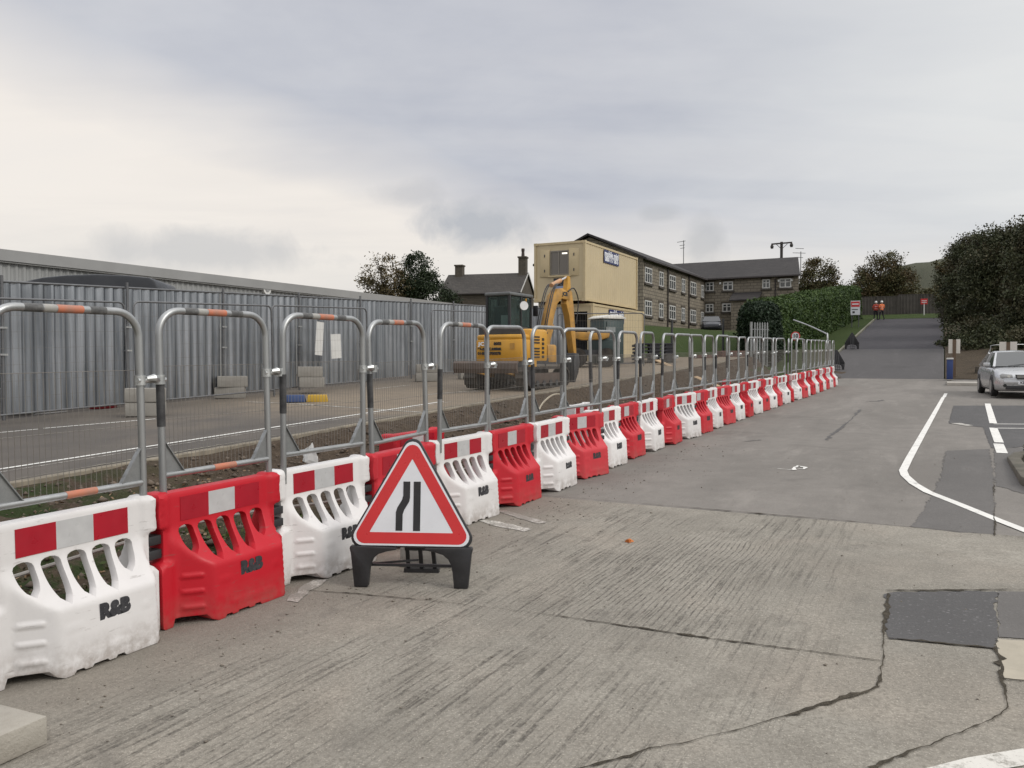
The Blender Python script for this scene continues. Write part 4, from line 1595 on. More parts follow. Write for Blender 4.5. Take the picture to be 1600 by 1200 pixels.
    x, y = ground(148, 640, lambda t, p: zyard(t))
    m = MB(); m.lathe([(.24, 0), (.25, .05), (.12, .12), (.10, .16)], n=14)
    tag(m.build('plastic_disc', M('red_rubber', (0.35, 0.02, 0.03), None, .6), loc=(x, y + .3, zyard(tp(x, y)[0]) + .01), smooth=40), 'round red plastic base under the hoarding at left', 'fence foot')
    # notices
    for (u, v, w, h, a, lab) in ((499, 529, .26, .80, 4, 'tall white notice on the steel hoarding, left of the pair'), (525, 541, .38, .60, -3, 'square white notice on the steel hoarding, right of the pair')):
        Yp = 15.0 / (.5218 - (u - 800) / FPX)
        q = at(u, v, Yp)
        m = MB(); m.box((0, 0, 0), (w, .012, h))
        o = m.build('notice_board', PAPER, loc=q)
        o.rotation_euler = (R(random.uniform(-2, 2)), R(a), ROADYAW)
        tag(o, lab, 'notice')
    # bag caught on the bottom rail, and a hose
    x, y = xy(7.15, -4.9)
    C = []
    m = MB()
    pts = [(random.gauss(0, .035), random.gauss(0, .03), random.gauss(.03, .04)) for _ in range(26)]
    bm = bmesh.new()
    for p_ in pts:
        bm.verts.new(p_)
    bmesh.ops.convex_hull(bm, input=bm.verts)
    bmesh.ops.subdivide_edges(bm, edges=bm.edges, cuts=2, use_grid_fill=True)
    for v_ in bm.verts:
        v_.co += Vector((random.gauss(0, .006), random.gauss(0, .006), random.gauss(0, .007)))
    me = bpy.data.meshes.new('plastic_bag'); bm.to_mesh(me); bm.free()
    me.materials.append(M('white_film', (0.62, 0.62, 0.60), (0.5, 0.5, 0.48), .5, scale=20))
    q = at(486, 706, 7.2)
    tag(link('plastic_bag', me, None, q - Vector((0, 0, .08))), 'crumpled white plastic bag in the soil behind the hoop panels', 'bag')
    pts = [at(u, v, Y) for u, v, Y in ((838, 648, 10.6), (848, 630, 11), (862, 618, 11.3), (874, 616, 11.6), (878, 622, 12))]
    m = MB(); m.tube(smooth_path(pts), .012, 6)
    tag(m.build('hose', M('pale_hose', (0.45, 0.40, 0.3), None, .6), smooth=50), 'pale hose looping up out of the trench soil', 'hose')
    pts = [Vector((*xy(t_, p_), zroad(t_) + dz)) for t_, p_, dz in ((2.0, -4.75, .30), (4.2, -4.75, .42), (6.0, -4.72, .32), (8.4, -4.8, .30), (10.5, -4.8, .30))]
    m = MB(); m.tube(smooth_path(pts), .012, 6)
    tag(m.build('cable', M('grey_cable', (0.34, 0.32, 0.29), None, .6), smooth=50), 'long pale cable lying along the soil behind the barriers', 'cable')


def smooth_path(pts, k=6):
    out = []
    pts = [Vector(p) for p in pts]
    for i in range(len(pts) - 1):
        a, b, c, d = pts[max(i - 1, 0)], pts[i], pts[i + 1], pts[min(i + 2, len(pts) - 1)]
        for j in range(k):
            t = j / k
            out.append(0.5 * ((2 * b) + (c - a) * t + (2 * a - 5 * b + 4 * c - d) * t * t + (3 * b - a - 3 * c + d) * t ** 3))
    out.append(pts[-1])
    return out


def build_warehouse():
    P, ta, tb = -20.0, -16.0, 34.6
    x, y = xy(ta, P)
    t = thing('warehouse', 'long low grey warehouse with ribbed metal walls behind the hoarding', 'warehouse', (x, y, 0), ROADYAW)
    L = tb - ta
    ze = 4.27
    m = MB(); corrug(m, L, .2, ze - .24, .19, .035, flat=.28); m.build('ribbed_wall', CLAD, t)
    m = MB(); m.box2((0, .05, .2), (L, 16, ze - .3)); m.build('inner_wall', CLAD, t)
    m = MB()
    m.prism([(-.12, -.24), (0.05, -.24), (0.05, -.02), (8, .8), (16.1, -.02), (16.1, .05), (8, .9), (.0, .06), (-.12, .06)], (-.1, 0, ze), (0, 1, 0), (0, 0, 1), L + .2)
    m.build('roof', FLASH, t)
    m = MB(); m.box2((-.1, -.16, ze - .20), (L + .1, -.123, ze + .07)); m.build('gutter', M('gutter_grey', (0.30, 0.30, 0.295), (0.25, .25, .245), .5, scale=1), t)
    # a stained sheet
    # round lamp on the wall
    Yp = 22.4 / (.5218 - (419 - 800) / FPX)
    q = at(419, 452, Yp)
    lt, lp = tp(q.x, q.y)
    m = MB(); m.cyl((lt - ta, -.13, q.z), (lt - ta, -.02, q.z), .17, 18); m.build('bulkhead_lamp', M('white_enamel', (0.7, 0.7, 0.68), None, .4), t, smooth=40)
    m = MB(); m.cyl((lt - ta, -.15, q.z), (lt - ta, -.131, q.z), .09, 14); m.build('lamp_lens', M('grey_lens', (0.28, .28, .28), None, .3), t, smooth=40)


def build_dark_van():
    # only its curved roof shows above the hoarding
    q = at(190, 440, 19.4)
    t = thing('parked_van', 'dark van whose curved roof shows above the steel hoarding', 'van', (q.x - .2, q.y, 0), R(8))
    m = MB()
    z0 = zyard(tp(q.x, q.y)[0])
    top = at(190, 434.5, 19.4).z
    h = top
    prof = [(-1.65, h - .20), (-1.2, h - .09), (-.7, h - .03), (-.05, h), (.6, h - .02), (1.05, h - .06), (1.17, h - .12), (1.25, h - .32), (1.3, z0 + .4), (-2.6, z0 + .4), (-2.55, z0 + 1.1), (-1.95, h - .9)]
    m.prism(prof[::-1], (0, .9, 0), (1, 0, 0), (0, 0, 1), 1.8)
    m.build('body', M('dark_van_paint', (0.02, 0.022, 0.026), (0.03, 0.032, 0.036), .45), t, bevel=.05)
    m = MB(); m.box2((-1.0, -.935, h - .85), (1.0, -.905, h - .35)); m.build('side_window', GLASS_D, t)
    for x in (-1.8, .7):
        for s in (-1, 1):
            m = MB(); m.cyl((x, s * .70, z0 + .33), (x, s * .93, z0 + .33), .33, 18); m.build('wheel', BLACK_P, t, smooth=40)


GLASS_D = mat_glass('dark_glass', (0.015, 0.018, 0.02))
GLASS_G = mat_glass('grey_window_glass', (0.05, 0.055, 0.058), .1)

# ------------------------------------------------------------------ excavator
YEL = M('digger_yellow', (0.60, 0.31, 0.03), (0.50, 0.26, 0.035), .45, scale=2.2, mix=(.3, .75), coat=.15)
YEL_OLD = M('worn_digger_yellow', (0.50, 0.27, 0.055), (0.30, 0.175, 0.06), .55, scale=3.0, mix=(.4, .65))
RUBBER = M('track_rubber', (0.022, 0.02, 0.019), (0.06, 0.05, 0.04), .85, scale=5, bump=.3)
MUDSTEEL = M('muddy_steel', (0.105, 0.074, 0.058), (0.065, 0.050, 0.043), .75, scale=3, bump=.3)
CHROME = M('ram_chrome', (0.75, 0.74, 0.72), (0.6, 0.6, 0.6), .18, metal=1.0)
LOUV = M('louvre_dark', (0.03, 0.025, 0.02), (0.045, 0.03, 0.02), .7)


def build_excavator():
    q = at(810, 606, 19.5)
    gz = zyard(tp(q.x, q.y)[0])
    t = thing('excavator', 'yellow tracked excavator with black cab parked in the yard behind the fence', 'excavator', (q.x, q.y, gz), 0)
    # undercarriage along the road, blade towards the viewer
    U = Matrix.Rotation(ROADYAW, 4, 'Z')

    def ub():
        m = MB(); m.M = U
        return m
    for s in (-1, 1):
        m = ub()
        yc = s * .66
        ring = []
        n = 10
        for k in range(n + 1):
            a = math.pi / 2 + math.pi * k / n
            ring.append((-.92 + .24 * math.cos(a), .25 + .24 * math.sin(a)))
        for k in range(n + 1):
            a = -math.pi / 2 + math.pi * k / n
            ring.append((.92 + .24 * math.cos(a), .25 + .24 * math.sin(a)))
        # subdivide the long runs and add grousers
        full = []
        for i in range(len(ring)):
            a, b = Vector(ring[i]), Vector(ring[(i + 1) % len(ring)])
            k = max(1, int((b - a).length / .06))
            full += [a.lerp(b, j / k) for j in range(k)]
        outer = []
        for i, v in enumerate(full):
            d = (full[(i + 1) % len(full)] - full[i - 1]).normalized()
            nn = Vector((d.y, -d.x))
            outer.append(v + nn * (.012 if i % 2 else -.018))
        inner = [Vector((v.x * .965, .25 + (v.y - .25) * .82)) for v in full]
        m.ringprism([(v.x, v.y) for v in outer], [(v.x, v.y) for v in inner], (0, yc + .16, 0), (1, 0, 0), (0, 0, 1), .32)
        tr = m.build('track', RUBBER, t)
        m = ub(); m.box2((-.78, yc - .10, .12), (.78, yc + .10, .36)); m.build('track_frame', MUDSTEEL, t, bevel=.02)
        for x in (-.92, .92):
            m = ub(); m.cyl((x, yc - .13, .25), (x, yc + .13, .25), .185, 16); m.build('sprocket', STEEL_D, t, smooth=40)
        for x in (-.55, -.2, .15, .5):
            m = ub(); m.cyl((x, yc - .12, .12), (x, yc + .12, .12), .075, 12); m.build('roller', STEEL_D, t, smooth=40)
    m = ub(); m.box2((-.6, -.5, .22), (.6, .5, .45)); m.cyl((0, 0, .40), (0, 0, .56), .42, 24); m.build('undercarriage', STEEL_D, t)
    # dozer blade, raised
    m = ub()
    m.prism([(-1.60, .36), (-1.65, .46), (-1.64, .58), (-1.57, .63), (-1.55, .61), (-1.60, .56), (-1.61, .46), (-1.56, .36)], (0, .80, 0), (1, 0, 0), (0, 0, 1), 1.60)
    m.build('dozer_blade', MUDSTEEL, t)
    for s in (-1, 1):
        m = ub(); m.bar((-1.58, s * .36, .46), (-.55, s * .36, .30), .09, .12); m.build('blade_arm', YEL_OLD, t)
    # slewing upper part
    S = Matrix.Rotation(math.atan2(.866, .5), 4, 'Z')

    def sb():
        m = MB(); m.M = S
        return m
    m = sb(); m.prism([(-.86, -.60), (-.70, -.68), (.62, -.68), (.70, -.60), (.70, .60), (.62, .68), (-.70, .68), (-.86, .60)], (0, 0, .56), (1, 0, 0), (0, 1, 0), .14); m.build('slew_deck', STEEL_D, t)
    # rear counterweight with rounded corners
    arc = [(-.62, -.67), (-.80, -.66), (-.90, -.60), (-.955, -.46), (-.98, -.2), (-.985, .0), (-.98, .2), (-.955, .46), (-.90, .60), (-.80, .66), (-.62, .67)]
    m = sb(); m.prism(arc, (0, 0, .62), (1, 0, 0), (0, 1, 0), .50); m.build('counterweight', YEL, t, bevel=.035)
    m = sb(); m.prism([(x * .985, y * .985) for x, y in arc], (0, 0, 1.11), (1, 0, 0), (0, 1, 0), .12); m.build('rear_hood', YEL, t, bevel=.05)
    m = sb(); m.prism([(x * .98, y * .98) for x, y in arc], (0, 0, .44), (1, 0, 0), (0, 1, 0), .17); m.build('rear_skirt', STEEL_D, t)
    # engine side with louvres
    m = sb(); m.box2((-.64, -.69, .60), (.18, -.05, 1.36)); m.build('engine_cover', YEL, t, bevel=.06)
    for i in range(8):
        z = .70 + i * .066
        if i == 4:
            continue
        for x0, x1 in ((-.56, -.24),):
            m = sb(); m.box2((x0, -.700, z), (x1, -.685, z + .034)); m.build('louvre', LOUV, t)
    for i in range(5):
        m = sb(); m.box2((-.12, -.700, .70 + i * .10), (-.02, -.685, .76 + i * .10)); m.build('vent_slot', LOUV, t)
    m = sb(); m.box2((.20, -.69, .58), (.66, -.28, 1.02)); m.build('tool_box', YEL_OLD, t, bevel=.05)
    m = sb(); m.box2((-.70, -.60, .50), (-.40, -.70, .64)); m.build('step', YEL, t)
    # writing on the back
    for body, y, z, sz, mt, wd in (('JCB', .36, 1.015, .11, SIGN_WHITE, .30), ('8055', -.02, 1.02, .085, BLACK_P, .20), ('PLANT HIRE', .20, .905, .06, BLACK_P, .62), ('01484 5700078', .20, .80, .085, BLACK_P, .62)):
        x = -.994
        m = sb(); write(m, body, (x + .012 * (abs(y) > .3), y, z), (0, -1, 0), (0, 0, 1), sz, .006, wd)
        m.build('lettering', mt, t)
    m = sb(); m.box2((-.993, .40, .872), (-.9865, -.12, .888)); m.build('stripe', BLACK_P, t)
    m = sb(); m.box2((-.975, -.33, .90), (-.966, -.45, 1.03)); m.build('warning_label', YEL_OLD, t)
    # grille between hood and cab
    m = sb(); m.box2((-.72, -.45, 1.21), (-.36, .64, 1.40)); m.build('grille', STEEL_D, t)
    # cab
    x0, x1, y0, y1, zb, zt = -.40, .66, .00, .66, .70, 2.22
    m = sb(); m.box2((x0, y0, zb), (x1, y1, 1.34)); m.build('cab_base', STEEL_D, t, bevel=.02)
    m = sb()
    w = .055
    for x, y in ((x0, y0), (x0, y1), (x1, y0), (x1, y1), (.18, y0), (.18, y1)):
        m = sb()
        m.bar((x + (w / 2 if x == x0 else -w / 2), y + (w / 2 if y == y0 else -w / 2), 1.34), (x + (w / 2 if x == x0 else -w / 2), y + (w / 2 if y == y0 else -w / 2), zt - .05), w, w)
        m.build('cab_pillar', BLACK_P, t)
    m = sb(); m.prism([(x0 - .03, y0 - .02), (x1 + .05, y0 - .02), (x1 + .08, y0 + .15), (x1 + .08, y1 - .15), (x1 + .05, y1 + .02), (x0 - .03, y1 + .02)], (0, 0, zt - .06), (1, 0, 0), (0, 1, 0), .075)
    m.build('cab_roof', M('cab_roof_grey', (0.14, 0.15, 0.15), (0.10, .105, .105), .5), t, bevel=.025)
    cg, cnt, cb = newmat('cab_glass')
    cb.inputs['Base Color'].default_value = (.34, .42, .40, 1)
    cb.inputs['Transmission Weight'].default_value = .92
    cb.inputs['Roughness'].default_value = .02
    cb.inputs['IOR'].default_value = 1.02
    cb.inputs['Specular IOR Level'].default_value = .5
    for nm, a, b in (('rear_window', (x0 + .012, y0 + .06, 1.36), (x0 + .02, y1 - .06, zt - .08)), ('side_window', (x0 + .06, y0 + .012, 1.36), (.15, y0 + .02, zt - .08)), ('side_window', (.21, y0 + .012, 1.36), (x1 - .06, y0 + .02, zt - .08)),
                     ('windscreen', (x1 - .02, y0 + .06, 1.36), (x1 - .012, y1 - .06, zt - .08)), ('door_window', (x0 + .06, y1 - .02, 1.36), (x1 - .06, y1 - .012, zt - .08))):
        m = sb(); m.box2(a, b); m.build(nm, cg, t)
    m = sb(); m.box2((-.22, .20, 1.34), (.05, .52, 1.46)); m.box2((-.26, .20, 1.46), (-.14, .52, 1.92)); m.build('seat', M('seat_cloth', (.06, .075, .07), None, .9), t, bevel=.03)
    m = sb(); m.box2((.36, .18, 1.34), (.46, .30, 1.66)); m.build('console', STEEL_D, t, bevel=.02)
    m = sb(); m.box2((-.36, .08, 1.40), (-.365, .26, 1.70)); m.build('work_papers', PAPER, t)
    m = sb(); m.bar((x1 - .05, -.02, 1.30), (x1 - .05, -.45, 1.30), .03, .03); m.bar((-.38, -.02, 1.335), (-.38, -.5, 1.335), .03, .03); m.bar((-.38, -.5, 1.335), (x1 - .05, -.45, 1.30), .03, .03); m.build('hand_rail', BLACK_P, t)
    m = sb(); m.cyl((.02, -.13, 1.93), (.0, -.155, 1.93), .105, 20); m.build('round_mirror', M('mirror_white', (.75, .76, .76), None, .15, metal=.3), t, smooth=40)
    m = sb(); m.tube([(.1, -.01, 2.05), (.06, -.08, 1.97), (.02, -.12, 1.93)], .01, 6); m.build('mirror_stay', BLACK_P, t)
    m = sb(); m.box2((.74, .02, 1.72), (.78, -.12, 1.98)); m.build('wing_mirror', BLACK_P, t, bevel=.02)
    m = sb(); m.cyl((.40, .06, 2.06), (.40, .06, 2.13), .055, 12); m.build('beacon', M('amber_lens', (.55, .25, .02), None, .3), t, smooth=40)
    # boom, dipper, bucket, rams
    by = -.24

    def link_arm(name, prof, wid, mat, y=by):
        m = sb(); m.prism(prof[::-1], (0, y + wid / 2, 0), (1, 0, 0), (0, 0, 1), wid); return m.build(name, mat, t, bevel=.012)
    link_arm('boom', [(.66, .72), (.86, .70), (1.02, 1.22), (1.20, 1.76), (1.38, 2.06), (1.62, 2.20), (2.06, 2.18), (2.12, 2.34), (1.66, 2.46), (1.40, 2.42), (1.18, 2.24), (.96, 1.80), (.74, 1.26)], .20, YEL_OLD)
    link_arm('dipper', [(1.90, 2.08), (2.02, 2.44), (2.22, 2.42), (2.32, 2.05), (2.44, 1.3), (2.50, .78), (2.36, .76), (2.20, 1.3), (2.06, 1.8)], .17, YEL_OLD)
    m = sb(); m.prism([(2.16, .56), (2.24, .84), (2.46, .82), (2.52, .60), (2.44, .34), (2.26, .10), (2.16, .06), (2.22, .32)], (0, by + .17, 0), (1, 0, 0), (0, 0, 1), .34); m.build('bucket', STEEL_D, t, bevel=.01)
    m = sb(); m.tube([(1.22, by, 2.50), (1.72, by, 2.66)], .055, 10); m.build('dipper_ram', M('ram_orange', (.52, .27, .12), (.42, .25, .14), .5), t, smooth=40)
    m = sb(); m.tube([(1.70, by, 2.655), (2.10, by, 2.78)], .028, 8); m.build('ram_rod', CHROME, t, smooth=40)
    m = sb(); m.prism([(1.96, 2.38), (2.06, 2.80), (2.16, 2.79), (2.2, 2.40)][::-1], (0, by + .06, 0), (1, 0, 0), (0, 0, 1), .12); m.build('dipper_ear', YEL, t)
    m = sb(); m.tube([(.95, by - .0, .92), (1.26, by, 1.52)], .06, 10); m.build('boom_ram', YEL_OLD, t, smooth=40)
    m = sb(); m.tube([(1.25, by, 1.5), (1.40, by, 2.05)], .032, 8); m.build('ram_rod', CHROME, t, smooth=40)
    for i, yy in enumerate((-.13, -.08, .08, .13)):
        m = sb()
        m.tube(smooth_path([(.62, by + yy, 1.0), (.72, by + yy, 1.45), (.90, by + yy, 1.92), (1.10, by + yy, 2.33), (1.32, by + yy, 2.53), (1.55, by + yy * .9, 2.52)]), .016, 6)
        m.build('hydraulic_hose', BLACK_P, t, smooth=50)
    m = sb(); m.tube(smooth_path([(1.95, by - .1, 2.40), (2.25, by - .12, 2.50), (2.50, by - .12, 2.26), (2.48, by - .12, 1.9), (2.40, by - .1, 1.6)]), .016, 6); m.build('hydraulic_hose', BLACK_P, t, smooth=50)
    m = sb(); write(m, 'JCB', (1.78, by - .104, 2.32), (.98, 0, .0), (0, 0, 1), .13, .008, .32); m.build('lettering', BLACK_P, t)


# ------------------------------------------------------------------ stacked site cabins
CREAM_P = M('cream_container_paint', (0.52, 0.43, 0.27), (0.46, 0.38, 0.24), .5, scale=0.9, mix=(.35, .75))
CREAM_2 = M('cream_frame_paint', (0.53, 0.43, 0.26), (0.45, 0.37, 0.22), .5, scale=2)
NAVY = M('navy_sign', (0.018, 0.026, 0.115), (0.014, 0.02, 0.09), .4)
RUST = M('rusty_gap', (0.07, 0.022, 0.016), (0.04, 0.018, 0.014), .8)


def container(name, label, loc, upper):
    """local x along the long side, y to the left; the near right corner is the origin"""
    L, W, H = 6.85, 2.44, 2.59
    t = thing(name, label, 'site cabin', loc, ROADYAW, 'cream site cabins stacked in the yard')
    m = MB()
    e = .10
    for x in (0, L - e):
        for y in (0, W - e):
            m.box2((x, y, .0), (x + e, y + e, H))
    for z in (0.02, H - .10):
        for y in (0.01, W - e + .02):
            m.box2((e, y, z), (L - e, y + .07, z + .09))
        for x in (0.01, L - e + .02):
            m.box2((x, e, z), (x + .07, W - e, z + .09))
    m.build('frame', CREAM_2, t)
    for x in (0, L - .17):
        for y in (-.008, W - .155):
            for z in (-.004, H - .112):
                m = MB(); m.box2((x - .008, y, z), (x + .17, y + .163, z + .116)); m.build('corner_casting', CREAM_2, t)
    # corrugated long sides
    for y, s in ((0.045, 1), (W - .045, -1)):
        m = MB()
        corrug(m, L - 2 * e, .11, H - .10, .27, .012, flat=.2)
        M2 = Matrix.Translation((e, y, 0))
        m.v = [tuple(M2 @ Vector(v)) for v in m.v]
        m.build('corrugated_side', CREAM_P, t)
    m = MB(); m.box2((.05, .06, H - .03), (L - .05, W - .06, H + .004)); m.build('roof_panel', CREAM_P, t)
    m = MB(); m.box2((.06, .06, .03), (L - .06, W - .06, .10)); m.build('floor_panel', RUST, t)
    m = MB(); m.box2((L - .055, e, .11), (L - .045, W - e, H - .10)); m.build('end_wall', CREAM_P, t)
    # sign on the long side: navy board with white writing
    sx0, sx1, sz0, sz1 = (2.2, 4.15, 1.88, 2.46) if upper else (1.95, 3.9, 1.86, 2.44)
    m = MB(); m.box2((sx0, -.004, sz0), (sx1, .006, sz1)); s = m.build('sign_board', NAVY, t)
    cx = (sx0 + sx1) / 2
    m = MB(); write(m, 'mobile mini', (cx, -.008, sz0 + (sz1 - sz0) * .70), (1, 0, 0), (.12, 0, 1), .40, .016, (sx1 - sx0) * .92); m.build('sign_lettering', SIGN_WHITE, s)
    m = MB(); write(m, '0800 717 5875', (cx, -.008, sz0 + (sz1 - sz0) * .30), (1, 0, 0), (0, 0, 1), .30, .014, (sx1 - sx0) * .88); m.build('sign_lettering', SIGN_WHITE, s)
    if upper:
        # front with a shuttered window
        wy0, wy1, wz0, wz1 = .78, 1.66, 1.16, 2.22
        m = MB()
        for a, b in (((.045, e, .11), (.055, wy0, H - .1)), ((.045, wy1, .11), (.055, W - e, H - .1)), ((.045, wy0, .11), (.055, wy1, wz0)), ((.045, wy0, wz1), (.055, wy1, H - .1))):
            m.box2(a, b)
        m.build('front_wall', CREAM_P, t)
        m = MB()
        for a, b in (((.02, wy0, wz0), (.06, wy0 + .05, wz1)), ((.02, wy1 - .05, wz0), (.06, wy1, wz1)), ((.02, wy0 + .05, wz0), (.06, wy1 - .05, wz0 + .05)), ((.02, wy0 + .05, wz1 - .05), (.06, wy1 - .05, wz1)), ((.025, 1.24, wz0 + .05), (.058, 1.28, wz1 - .05))):
            m.box2(a, b)
        w = m.build('window', M('grey_window_frame', (.22, .2, .17), None, .5), t)
        m = MB(); m.box2((.050, wy0 + .05, wz0 + .05), (.056, wy1 - .05, wz1 - .05)); m.build('pane', mat_glass('cabin_glass', (.10, .088, .075), .08), w)
        m = MB(); m.box2((.030, .86, 2.06), (.048, 1.10, 2.12)); 
        m.build('strip_light', strip_light_mat(), t)
        m = MB(); m.box2((-.03, wy0 - .1, wz0 - .08), (.045, wy1 + .1, wz0 - .015)); m.build('window_sill', CREAM_2, t)
        for y0, y1, a in ((wy1 + .02, wy1 + .50, -6), (wy0 - .48, wy0 - .02, 8)):
            m = MB()
            hinge = y0 if y1 > 1.6 else y1
            m.M = Matrix.Translation((0.0, hinge, 0)) @ Matrix.Rotation(R(a), 4, 'Z') @ Matrix.Translation((0, -hinge, 0))
            m.box2((-.03, y0, wz0 - .06), (.0, y1, wz1 + .06))
            s = m.build('shutter', CREAM_2, t, bevel=.008)
            for z in (wz0 + .2, wz1 - .2):
                m = MB(); m.M = Matrix.Translation((0.0, hinge, 0)) @ Matrix.Rotation(R(a), 4, 'Z') @ Matrix.Translation((0, -hinge, 0))
                m.box2((-.05, (y0 + y1) / 2 - .02, z - .06), (-.03, (y0 + y1) / 2 + .02, z + .06)); m.build('catch', STEEL_D, s)
        m = MB(); m.box2((.020, .86, .50), (.040, 1.50, 1.02)); p = m.build('poster', M('poster_black', (.02, .022, .03), None, .5), t)
        m = MB(); m.box2((.012, 1.0, .53), (.018, 1.42, .68)); m.build('poster_picture', M('poster_blue', (.16, .24, .42), (.3, .34, .42), .5, scale=9), p)
        m = MB(); m.box2((.012, 1.2, .80), (.018, 1.44, .94)); m.build('poster_picture', M('poster_grey', (.3, .3, .28), (.1, .1, .1), .5, scale=14), p)
        m = MB(); m.box2((.02, .12, .12), (.042, .9, .4)); m.build('lower_plate', CREAM_2, t)
    else:
        m = MB()
        for a, b in (((.045, 1.55, .11), (.055, W - e, H - .1)), ((.045, e, .11), (.055, .28, H - .1)), ((.045, .28, 2.25), (.055, 1.55, H - .1))):
            m.box2(a, b)
        m.build('front_wall', CREAM_P, t)
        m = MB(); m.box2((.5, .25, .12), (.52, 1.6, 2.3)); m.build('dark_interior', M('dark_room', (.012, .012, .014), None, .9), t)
        m = MB(); m.box2((.02, 1.62, 1.9), (.042, 2.2, 2.3)); m.build('vent_cover', STEEL_D, t)
        # door leaf swung right open
        m = MB(); m.M = Matrix.Translation((-.02, .04, 0)) @ Matrix.Rotation(R(-72), 4, 'Z')
        m.box2((-.05, .0, .12), (.0, 1.1, 2.46)); d = m.build('door_leaf', CREAM_P, t)
        for z in (.5, 1.25, 2.0):
            m2 = MB(); m2.M = m.M; m2.box2((-.075, .06, z - .03), (-.05, 1.04, z + .03)); m2.build('door_rib', CREAM_2, d)
        m2 = MB(); m2.M = m.M; m2.tube([(-.09, .95, .15), (-.09, .95, 2.42)], .02, 8); m2.build('lock_bar', CREAM_2, d)
    return t


def strip_light_mat():
    m, nt, b = newmat('strip_light')
    b.inputs['Base Color'].default_value = (.9, .88, .8, 1)
    b.inputs['Emission Color'].default_value = (1, .93, .8, 1)
    b.inputs['Emission Strength'].default_value = 1.2
    return m


